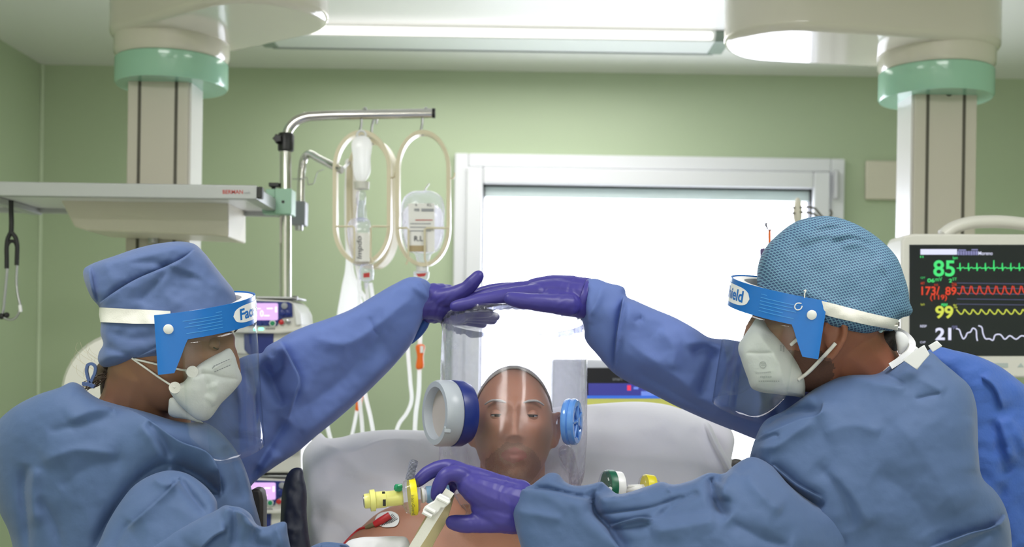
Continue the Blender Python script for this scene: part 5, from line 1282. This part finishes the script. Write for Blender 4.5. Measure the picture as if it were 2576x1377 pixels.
for k in range(16):
    x, y = random.uniform(165, 240), random.uniform(880, 960); q = random.uniform(-10, 10)
    fl_.append(tube([P(a, b, 1.84) for a, b in cr([(x + 50, y + 30), (x + 14, y + 8), (x + q * .3, y - 4), (x + q, y - random.uniform(14, 26))], 4)], .00022, 4))
obj('stray_hairs', fl_, mat('light hair', (206, 196, 170), .4), pw, smooth=0)

# ---- hands
def handmesh(parts, name, parent, vox=.0021, wr=None):
    mh = fuse(parts, vox, 5, name)
    if wr:
        c, ax = Vector(wr[0]), (Vector(wr[1]) - Vector(wr[0])).normalized()
        ns = [v.normal.copy() for v in mh.vertices]
        for v, nv in zip(mh.vertices, ns):
            q = v.co - c; s_ = q.dot(ax); k = math.exp(-((s_ - .01) / .032)**2)
            v.co += nv * (.0013 * k * noise.noise(Vector((s_ * 120 + 4 * noise.noise(q * 22), q.x * 22, q.z * 22))) + .0005 * noise.noise(q * 55))
    return link(name, mh, M['glove'], parent)
def C3(pts, rr): return chain([P(*p) for p in pts], rr)
hw = [C3([(1062, 766, 1.985), (1090, 763, 1.985), (1120, 768, 1.995), (1150, 782, 2.02)], [.027, .028, .031, .024]), C3([(1085, 745, 1.98), (1120, 748, 1.985), (1150, 770, 2.02)], [.022, .024, .018]), C3([(1085, 785, 2.0), (1112, 782, 2.01), (1140, 793, 2.04)], [.021, .022, .018]),
      C3([(1100, 752, 1.975), (1140, 744, 1.962), (1172, 728, 1.955), (1190, 710, 1.95), (1203, 695, 1.948)], [.02, .0165, .0135, .0125, .0105])]
for k in range(4):
    d0 = 2.00 + .022 * k; ln = (88, 104, 98, 72)[k]; y0 = 786 + 6 * k; ye = 788 + 9 * k
    hw.append(C3([(1142, y0 - 2, d0 + .01), (1142 + ln * .4, y0, d0 + .012), (1142 + ln * .72, (y0 + ye) / 2, d0 + .014), (1142 + ln, ye, d0 + .016)], [.0125, .0112, .0102, .0085]))
handmesh(hw, 'glove', pw, wr=(P(1085, 763, 1.985), P(1150, 775, 2.0)))

# ================================================================== man on the right
gd = 1.80
RR = frame((-math.cos(math.radians(3)), .02, -math.sin(math.radians(3))), -6); cR = P(2058, 800, gd)
nk = chain([cR + RR @ Vector((-.03, 0, -.04)), P(2165, 925, 1.82), P(2200, 1040, 1.83)], [.064, .062, .066])
tr = chain([P(2200, 1030, 1.84), P(2230, 1200, 1.82), P(2240, 1500, 1.82), P(2240, 1800, 1.82)], [.08, .12, .13, .13])
sh = chain([P(2220, 1110, 1.81), P(2200, 1050, 1.84), P(2050, 1060, 1.98)], [.045, .06, .05])
fa = chain([P(2050, 1060, 1.98), P(1860, 980, 1.97), P(1650, 870, 1.95), P(1480, 760, 1.93)], [.05, .042, .036, .026])
na = chain([P(2200, 1120, 1.83), P(2060, 1420, 1.76), P(1900, 1360, 1.69), P(1600, 1330, 1.71), P(1330, 1280, 1.71)], [.045, .036, .028, .02, .02])
me = fuse(head(RR, cR, 1.02, slim=.16, eo=(-.002, -.026)) + [nk, tr, sh, fa, na], .0036, 3, 'person')
paint(me, RR, cR, [(1, lambda q: q.x > .07 and abs(q.y) < .02 and abs(q.z + .061) < .01), (2, lambda q: q.z < -.043 and q.z > -.15 and q.x > -.010 + .006 * noise.noise(q * 110) + max(0, (q.z + .07)) * .9)], 1.02)
pmn = link('person.002', me, [skinM, lipm, beard]); tag(pmn, 'man in patterned blue cap and gown bending forward, gloved hand on the yellow valve', 'person')
for sg in (-1, 1): eye(RR, cR, pmn, sg, 1.02, 1.0, skinM, .0065); brow(RR, cR, pmn, sg, hairD, 1.02)
torso = inflate([(2012, 1010), (2030, 996), (2058, 974), (2086, 956), (2112, 948), (2160, 945), (2206, 944), (2230, 926), (2256, 908), (2300, 880), (2339, 886), (2370, 914), (2407, 944), (2440, 976), (2454, 1016), (2459, 1085), (2461, 1150), (2470, 1205), (2500, 1234), (2523, 1268), (2537, 1310), (2544, 1380), (2556, 1560), (2560, 1760), (1960, 1760), (1940, 1560), (1890, 1400), (1870, 1260), (1884, 1170), (1900, 1110), (1926, 1060), (1974, 1036)],
    [(2020, 1000, 1.82), (2250, 920, 1.80), (2450, 1100, 1.76), (1900, 1150, 1.78), (2250, 1600, 1.80)], T=.16, step=7, rough=(.0025, 75), seed=11, gain=1.1, folds=[
    ('r', -.02, 15, [(1922, 1084), (1960, 1056), (2020, 1046), (2074, 1054)]), ('s', .016, 26, [(2078, 1030), (2074, 1058), (2020, 1074), (1950, 1100), (1912, 1112)]), ('r', .012, 18, [(1940, 1046), (2000, 1022), (2060, 1010)]),
    ('r', .007, 16, [(2130, 960), (2200, 985), (2276, 1000)]), ('c', -.005, 7, [(2218, 948), (2245, 968), (2276, 991)]), ('c', -.005, 6, [(2296, 1026), (2330, 1016), (2360, 1010)]), ('r', .006, 18, [(2260, 950), (2320, 980), (2370, 1010)]),
    ('r', -.028, 17, [(1944, 1184), (1985, 1226), (2030, 1262), (2084, 1286)]), ('s', .014, 24, [(2080, 1262), (2020, 1230), (1960, 1180)]), ('r', -.014, 10, [(1900, 1152), (1925, 1180), (1946, 1190)]), ('c', -.006, 7, [(1906, 1122), (1940, 1116), (1966, 1110), (1976, 1114)]), ('r', .010, 14, [(1910, 1140), (1960, 1140), (2010, 1110), (2060, 1080)]),
    ('r', .006, 22, [(2080, 1110), (2160, 1090), (2220, 1110)]), ('r', .008, 24, [(2090, 1190), (2160, 1270), (2190, 1330)]), ('r', -.008, 20, [(2060, 1180), (2130, 1260), (2150, 1340)]), ('r', -.007, 16, [(2010, 1340), (2080, 1345), (2140, 1377)]),
    ('s', .02, 30, [(2518, 1296), (2500, 1318), (2420, 1346), (2330, 1380)]), ('r', -.014, 14, [(2500, 1330), (2430, 1362), (2380, 1390)]), ('r', .008, 26, [(2440, 1060), (2446, 1140), (2450, 1200)]), ('r', .006, 40, [(2250, 1080), (2330, 1180), (2400, 1300)]), ('r', -.006, 30, [(2200, 1200), (2290, 1260), (2340, 1340)])])
gown = obj('gown', torso, M['gown'], pmn, smooth=180)
back = inflate([(2330, 884), (2366, 874), (2400, 882), (2456, 896), (2520, 926), (2560, 956), (2610, 1000), (2650, 1080), (2670, 1200), (2690, 1500), (2690, 1760), (2440, 1760), (2430, 1400), (2410, 1200), (2400, 1000)], [(2340, 890, 1.84), (2600, 1100, 1.90), (2500, 1700, 1.9)], T=.09, step=9, rough=(.004, 40), seed=12, folds=[
    ('r', .012, 14, [(2512, 1060), (2530, 1110), (2545, 1180)]), ('r', -.012, 12, [(2500, 1060), (2512, 1130), (2540, 1200)]), ('r', .010, 12, [(2530, 1060), (2560, 1100), (2580, 1150)]), ('s', .01, 20, [(2470, 960), (2500, 985), (2520, 1040)]), ('r', -.01, 12, [(2525, 1220), (2520, 1300), (2540, 1377)])])
obj('gown_back', back, M['gown2'], gown, smooth=180)
nsl = inflate([(1285, 1292), (1292, 1254), (1306, 1230), (1322, 1222), (1338, 1221), (1350, 1212), (1366, 1200), (1380, 1191), (1402, 1192), (1422, 1213), (1436, 1220), (1480, 1220), (1498, 1216), (1511, 1212), (1530, 1226), (1553, 1243), (1589, 1237), (1631, 1223), (1668, 1213), (1687, 1219), (1737, 1210), (1785, 1190), (1821, 1192), (1846, 1172), (1890, 1150), (1938, 1170), (1985, 1222), (2035, 1260), (2085, 1286), (2140, 1312), (2200, 1400), (2160, 1500), (2000, 1510), (1700, 1500), (1440, 1480), (1330, 1430), (1310, 1370), (1298, 1330)],
    [(1290, 1290, 1.70), (1600, 1320, 1.67), (2140, 1312, 1.73), (2200, 1420, 1.76), (1890, 1150, 1.70), (2035, 1260, 1.69), (1960, 1195, 1.69), (1850, 1330, 1.63), (1980, 1370, 1.645)], T=.085, step=6.5, rough=(.0025, 60), seed=13, folds=[
    ('s', .016, 26, [(1496, 1262), (1440, 1250), (1380, 1238), (1310, 1232)]), ('r', -.012, 10, [(1330, 1226), (1400, 1236), (1490, 1258)]), ('r', -.03, 15, [(1500, 1226), (1496, 1262), (1502, 1288), (1536, 1324), (1590, 1390)]), ('s', .022, 34, [(1580, 1400), (1530, 1330), (1494, 1286), (1490, 1250)]),
    ('r', -.018, 14, [(1512, 1222), (1530, 1236), (1550, 1246)]), ('r', .014, 13, [(1510, 1262), (1560, 1254), (1630, 1236)]), ('c', -.008, 8, [(1505, 1297), (1570, 1290), (1645, 1278), (1720, 1250)]), ('s', .018, 26, [(1646, 1308), (1622, 1304), (1580, 1312), (1538, 1324)]), ('r', -.014, 13, [(1545, 1334), (1600, 1322), (1640, 1318)]), ('r', -.012, 14, [(1650, 1310), (1700, 1270), (1760, 1240)]), ('c', .006, 6, [(1690, 1222), (1680, 1235), (1690, 1240)]),
    ('r', -.03, 14, [(1788, 1196), (1792, 1230), (1800, 1262), (1830, 1306)]), ('r', -.02, 12, [(1796, 1200), (1815, 1204), (1806, 1222)]), ('r', .018, 18, [(1842, 1182), (1822, 1220), (1812, 1262)]), ('r', .012, 22, [(1870, 1190), (1900, 1240), (1960, 1290)]), ('r', -.012, 20, [(1830, 1310), (1900, 1350), (1980, 1377)]), ('r', .010, 24, [(1640, 1340), (1740, 1320), (1800, 1310)]), ('r', -.008, 20, [(1660, 1300), (1740, 1290), (1800, 1280)]), ('r', .007, 14, [(1306, 1290), (1360, 1296), (1430, 1310)])])
obj('sleeve', nsl, M['gown'], gown, smooth=180)
fsl = inflate([(1451, 790), (1454, 770), (1462, 735), (1468, 712), (1480, 703), (1494, 701), (1530, 712), (1572, 727), (1576, 745), (1600, 757), (1640, 775), (1700, 800), (1750, 828), (1784, 849), (1830, 854), (1880, 864), (1960, 900), (2060, 980), (2040, 1100), (1950, 1120), (1900, 1106), (1850, 1086), (1790, 1062), (1700, 1022), (1620, 981), (1580, 962), (1545, 940), (1520, 914), (1496, 886), (1480, 868), (1471, 850), (1471, 830), (1460, 800)],
    [(1470, 760, 1.935), (1700, 900, 1.95), (2000, 1020, 1.96)], T=.075, step=6.5, rough=(.003, 60), seed=14, folds=[
    ('s', .020, 30, [(1574, 728), (1566, 790), (1556, 860), (1547, 938)]), ('r', -.012, 10, [(1582, 740), (1572, 800), (1562, 880), (1552, 940)]), ('r', .008, 12, [(1490, 712), (1486, 760), (1492, 820)]), ('r', -.007, 9, [(1478, 720), (1476, 770), (1478, 830)]), ('r', .008, 10, [(1520, 720), (1510, 760), (1490, 800)]), ('c', -.006, 7, [(1600, 815), (1612, 805), (1622, 800)]),
    ('r', .012, 26, [(1580, 860), (1680, 930), (1790, 1010), (1880, 1060)]), ('r', -.010, 24, [(1600, 930), (1700, 990), (1800, 1040)]), ('r', -.012, 12, [(1738, 892), (1776, 878), (1812, 898)]), ('r', .010, 14, [(1720, 870), (1780, 862), (1830, 890)]), ('r', -.012, 16, [(1800, 880), (1780, 940), (1760, 1000)]), ('r', .008, 20, [(1660, 830), (1700, 880), (1690, 930)]), ('r', -.012, 12, [(1938, 1000), (1950, 1040), (1958, 1060)]), ('r', .010, 16, [(1900, 960), (1910, 1010), (1900, 1060)])])
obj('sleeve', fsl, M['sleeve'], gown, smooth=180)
obj('neck_lining', inflate([(2206, 950), (2214, 938), (2240, 918), (2262, 896), (2285, 880), (2300, 870), (2312, 880), (2290, 902), (2260, 926), (2236, 944)], 1.765, T=.02, step=5), M['tie'], gown, smooth=180)
obj('neck_tie', [ribbon([(2250, 830), (2270, 838), (2286, 850), (2296, 866), (2290, 884), (2270, 902), (2240, 922)], [1.80, 1.73], 16, .002), inflate([(2270, 906), (2296, 886), (2325, 868), (2339, 893), (2322, 912), (2307, 931)], 1.69, T=.0015, step=5, smooth=False), inflate([(2335, 870), (2357, 857), (2371, 871), (2346, 887)], 1.70, T=.0015, step=4, smooth=False), inflate([(2256, 834), (2270, 836), (2284, 850), (2280, 880), (2262, 892), (2256, 870)], 1.77, T=.012, step=4)], M['tie'], gown, smooth=60)
capR = inflate([(1905, 690), (1906, 676), (1912, 652), (1928, 621), (1960, 588), (2001, 559), (2046, 546), (2092, 545), (2139, 558), (2188, 584), (2225, 613), (2257, 650), (2273, 691), (2285, 734), (2288, 760), (2296, 784), (2290, 793), (2268, 800), (2254, 812), (2250, 830), (2214, 832), (2184, 839), (2139, 834), (2090, 823), (2042, 802), (2000, 778), (1950, 758), (1912, 738)],
    [(2050, 550, 1.81), (2250, 660, 1.81), (1905, 700, 1.80), (2040, 805, 1.755), (2140, 836, 1.755), (2250, 830, 1.775)], T=.076, aspect=1.6, back=1.6, step=7, rough=(.0022, 36), seed=15, gain=1.15, folds=[
    ('r', .006, 7, [(2040, 580), (2090, 566), (2150, 572), (2210, 606)]), ('r', -.006, 7, [(2050, 590), (2110, 578), (2170, 590), (2220, 622)]), ('r', .005, 6, [(2080, 606), (2140, 594), (2190, 610)]), ('r', -.005, 7, [(2090, 616), (2150, 604), (2200, 626)]), ('r', .005, 6, [(2110, 624), (2160, 616), (2196, 640)]), ('s', .008, 14, [(2286, 750), (2274, 700), (2255, 655), (2215, 615)]), ('r', .006, 8, [(2200, 650), (2230, 690), (2250, 740)]), ('r', -.004, 9, [(2000, 640), (2060, 610), (2100, 600)])])
obj('surgical_cap', capR, M['net'], pmn, smooth=180)
tc_ = bvh(capR)
obj('elastic_strap', drape(tc_, [(2044, 752), (2100, 766), (2180, 787), (2259, 805), (2258, 820), (2256, 832), (2180, 818), (2100, 800), (2040, 783)], .002, .0015, 6, gd, smooth=False), M['strap'], pmn, smooth=50)
obj('strap_clip', box(P(2253, 815, 1.765).x, P(2257.5, 815, 1.765).x, 1.755, 1.775, P(2258, 822, 1.76).z, P(2258, 810, 1.76).z), M['black'], pmn)
obj('cap_hem', strand(tc_, [(2040, 803), (2090, 825), (2140, 836), (2184, 840), (2216, 832)], .0035, .001, dflt=gd), mat('pale cap hem', (176, 206, 216), .8), pmn, smooth=180)
a_ = math.radians(9)
RS, ptR = shield(pmn, P(2030, 730, gd), (-math.cos(a_), .04, math.sin(a_)), -11, .119, .104, Vector((-math.sin(math.radians(8)), 0, -math.cos(math.radians(8)))), .044, .088, .200, 'Face Shield', 1)
rv = ptR(86, .024, .006)
q0 = P(2020, 757, 1.69)
obj('string_loop', [tube([P(x, y, 1.694) for x, y in cr([(2022, 733), (2027, 730), (2024, 740), (2024, 750)], 5)], .0009, 6), tube([P(x, y, 1.694) for x, y in cr([(2016, 764), (2004, 764), (1999, 773), (2004, 780), (2014, 778), (2018, 770)], 5)], .0009, 6)], M['strap'], pmn, smooth=180)
maskR = inflate([(1906, 800), (1924, 806), (1937, 821), (1960, 842), (1985, 870), (1998, 886), (2010, 906), (2020, 930), (2027, 956), (2026, 980), (2022, 1000), (2000, 998), (1952, 992), (1910, 986), (1892, 978), (1880, 950), (1864, 905), (1857, 880), (1858, 868), (1870, 848), (1888, 822)], gd - .004, T=.07, aspect=1.7, step=5, gain=1.3, rough=(.0008, 30), folds=[
    ('c', .002, 3, [(1944, 832), (1980, 868), (2004, 906), (2018, 950), (2018, 995)], (0, 0)), ('c', .002, 3, [(1862, 878), (1868, 905), (1884, 950), (1896, 975)], (0, 0)), ('c', -.003, 3, [(1878, 888), (1910, 889), (1946, 888)]), ('r', .008, 20, [(1900, 830), (1930, 870), (1960, 920), (1975, 980)]), ('c', .002, 4, [(1900, 973), (1950, 984), (2015, 990)], (0, 0))])
mk = obj('respirator', maskR, M['mask'], pmn, smooth=180)
tm = bvh(maskR)
pr_ = []
for k in range(8): pr_.append(drape(tm, [(1900 + 5 * k, 938 - .3 * k), (1903.5 + 5 * k, 938 - .3 * k), (1903.5 + 5 * k, 940 - .3 * k), (1900 + 5 * k, 940 - .3 * k)], .001, .0003, 3, smooth=False))
for k in range(6): pr_.append(drape(tm, [(1912 + 5 * k, 946.5), (1915.5 + 5 * k, 946.5), (1915.5 + 5 * k, 951), (1912 + 5 * k, 951)], .001, .0003, 3, smooth=False))
for k in range(10): pr_.append(drape(tm, [(1908 + 5.4 * k, 958), (1911.5 + 5.4 * k, 958), (1911.5 + 5.4 * k, 961), (1908 + 5.4 * k, 961)], .001, .0003, 3, smooth=False))
pr_.append(strand(tm, circ(1919, 918, 8, 16) + [(1927, 918)], .0004, .0006))
pr_ += [drape(tm, rect(1914, 914, 1924, 916), .001, .0003, 3, smooth=False), drape(tm, rect(1914, 919, 1924, 921), .001, .0003, 3, smooth=False), drape(tm, rect(1962, 868, 1966, 884), .001, .0003, 3, smooth=False), drape(tm, rect(1969, 870, 1973, 886), .001, .0003, 3, smooth=False)]
obj('mask_print', pr_, mat('pale grey mask print', (176, 180, 178), .8), mk, smooth=0)
tf = bvh(maskR, capR, ([v.co for v in me.vertices], [tuple(p.vertices) for p in me.polygons]))
obj('ear_loop', strand(tf, [(1990, 868), (2015, 846), (2040, 824), (2060, 806)], .0028, .003, dflt=1.72), M['strap'], mk, smooth=180)
obj('ear_loop', strand(tf, [(2008, 956), (2030, 940), (2060, 910), (2088, 880), (2102, 864)], .0030, .003, dflt=1.72), M['strap'], mk, smooth=180)
hR = [inflate([(2188, 842), (2220, 834), (2252, 832), (2262, 850), (2258, 880), (2248, 906), (2236, 920), (2226, 905), (2214, 885), (2196, 870)], gd + .005, T=.078, aspect=1.7, step=5, rough=(.0015, 8)), inflate([(2062, 826), (2086, 832), (2084, 856), (2074, 880), (2062, 872), (2058, 846)], gd - .058, T=.01, step=4, rough=(.001, 8))]
obj('hair', hR[0], hairD, pmn, smooth=180); obj('sideburn', hR[1], hairD, pmn, smooth=180)
# far hand: flat on the helmet
hm = [C3([(1480, 752, 1.93), (1440, 748, 1.93), (1400, 740, 1.93), (1345, 738, 1.93)], [.027, .029, .027, .019]), C3([(1480, 735, 1.935), (1430, 724, 1.94), (1380, 719, 1.945), (1335, 724, 1.95)], [.024, .022, .018, .014]), C3([(1478, 770, 1.925), (1430, 764, 1.915), (1385, 752, 1.915)], [.022, .022, .018]),
      C3([(1430, 768, 1.90), (1385, 764, 1.885), (1340, 760, 1.875), (1305, 756, 1.872), (1284, 752, 1.872)], [.02, .0165, .0145, .0135, .0115]),
      C3([(1350, 740, 1.92), (1290, 744, 1.915), (1215, 757, 1.915), (1145, 771, 1.918)], [.018, .0145, .013, .0095]),
      C3([(1345, 729, 1.945), (1285, 731, 1.95), (1220, 744, 1.955), (1150, 766, 1.96)], [.0175, .0135, .0125, .0095]),
      C3([(1340, 727, 1.965), (1290, 726, 1.975), (1235, 730, 1.985), (1180, 746, 1.99)], [.015, .0115, .0108, .0085]),
      C3([(1345, 732, 1.98), (1300, 734, 1.995), (1260, 742, 2.005), (1215, 756, 2.01)], [.0145, .0105, .0098, .0078])]
handmesh(hm, 'glove', pmn, wr=(P(1460, 750, 1.93), P(1380, 745, 1.93)))
obj('glove_roll', [lathe(P(1466, 750, 1.93), P(1478, 752, 1.93) - P(1462, 746, 1.93), [(-.006, .031), (-.002, .034), (.002, .034), (.006, .032)], 28)], M['glove'], pmn)
# near hand: on the valve
hn = [C3([(1310, 1272, 1.70), (1270, 1262, 1.695), (1225, 1246, 1.69), (1180, 1222, 1.685)], [.030, .031, .028, .019]), C3([(1305, 1250, 1.71), (1250, 1232, 1.71), (1195, 1206, 1.70), (1150, 1188, 1.70)], [.026, .024, .019, .014]), C3([(1300, 1300, 1.70), (1255, 1296, 1.69), (1215, 1276, 1.69)], [.027, .026, .019]),
      C3([(1165, 1192, 1.71), (1138, 1177, 1.715), (1105, 1178, 1.72), (1075, 1192, 1.72), (1052, 1212, 1.715)], [.0155, .0125, .0118, .0115, .0092]),
      C3([(1175, 1212, 1.69), (1147, 1192, 1.68), (1122, 1196, 1.675), (1106, 1220, 1.675), (1097, 1248, 1.68)], [.016, .0128, .0115, .0108, .0088]),
      C3([(1180, 1220, 1.715), (1150, 1200, 1.735), (1125, 1204, 1.74), (1112, 1225, 1.735), (1106, 1246, 1.73)], [.014, .012, .0108, .0100, .0085]),
      C3([(1185, 1230, 1.73), (1160, 1214, 1.75), (1140, 1218, 1.755), (1130, 1238, 1.75)], [.013, .0108, .0098, .0085]),
      C3([(1275, 1305, 1.69), (1235, 1314, 1.685), (1190, 1318, 1.685), (1160, 1318, 1.688), (1139, 1315, 1.69)], [.022, .0165, .0140, .0135, .0112])]
handmesh(hn, 'glove', pmn, wr=(P(1280, 1268, 1.70), P(1180, 1222, 1.685)))
# ================================================================== light and camera
w = bpy.data.worlds.new('sky'); sc.world = w; w.use_nodes = True
w.node_tree.nodes['Background'].inputs['Color'].default_value = (.93, .96, 1, 1); w.node_tree.nodes['Background'].inputs['Strength'].default_value = 11
def area(name, loc, rot, sx, sy, power, col=(1, 1, 1)):
    l = bpy.data.lights.new(name, 'AREA'); l.shape = 'RECTANGLE'; l.size = sx; l.size_y = sy; l.energy = power; l.color = col
    o = bpy.data.objects.new(name, l); COL.objects.link(o); o.location = loc; o.rotation_euler = rot; return o
po = area('window_portal', ((gx0 + gx1) / 2, YB + .1, (gz0 + gz1) / 2), (math.radians(-90), 0, 0), gx1 - gx0, gz1 - gz0, 1)
po.data.cycles.is_portal = True
for x in (-.9, .9):
    for y in (-1.2, 1.3):
        area('fill_light', (x, y, CZ - .02), (0, 0, 0), .6, .6, 27 if y < 0 else 15, (1, .985, .975))  # unseen fill lights under the ceiling, added to brighten people and equipment
area('strip_lamp_light', ((fl[0] + fl[1]) / 2, 3.8, zb - .004), (0, 0, 0), 1.4, .12, 8.5, (1, .98, .95))
cam = bpy.data.cameras.new('camera'); co_ = bpy.data.objects.new('camera', cam); COL.objects.link(co_)
cam.sensor_width = 36; cam.lens = 40; cam.sensor_fit = 'HORIZONTAL'; cam.clip_start = .02
co_.location = (0, 0, CAMH); co_.rotation_euler = (math.radians(90), -ROLL, 0)
cam.shift_x = 0; cam.shift_y = (CY - 688.5) / 2576
cam.dof.use_dof = True; cam.dof.focus_distance = 1.75; cam.dof.aperture_fstop = 4.5
sc.camera = co_
sc.view_settings.view_transform = 'Standard'; sc.view_settings.look = 'None'; sc.view_settings.exposure = .12; sc.view_settings.gamma = 1
sc.view_settings.use_curve_mapping = False
sc.cycles.adaptive_threshold = .02; sc.cycles.max_bounces = 8; sc.cycles.transparent_max_bounces = 20; sc.cycles.diffuse_bounces = 4; sc.cycles.glossy_bounces = 4
sc.cycles.caustics_reflective = False; sc.cycles.caustics_refractive = False; sc.cycles.sample_clamp_indirect = 6
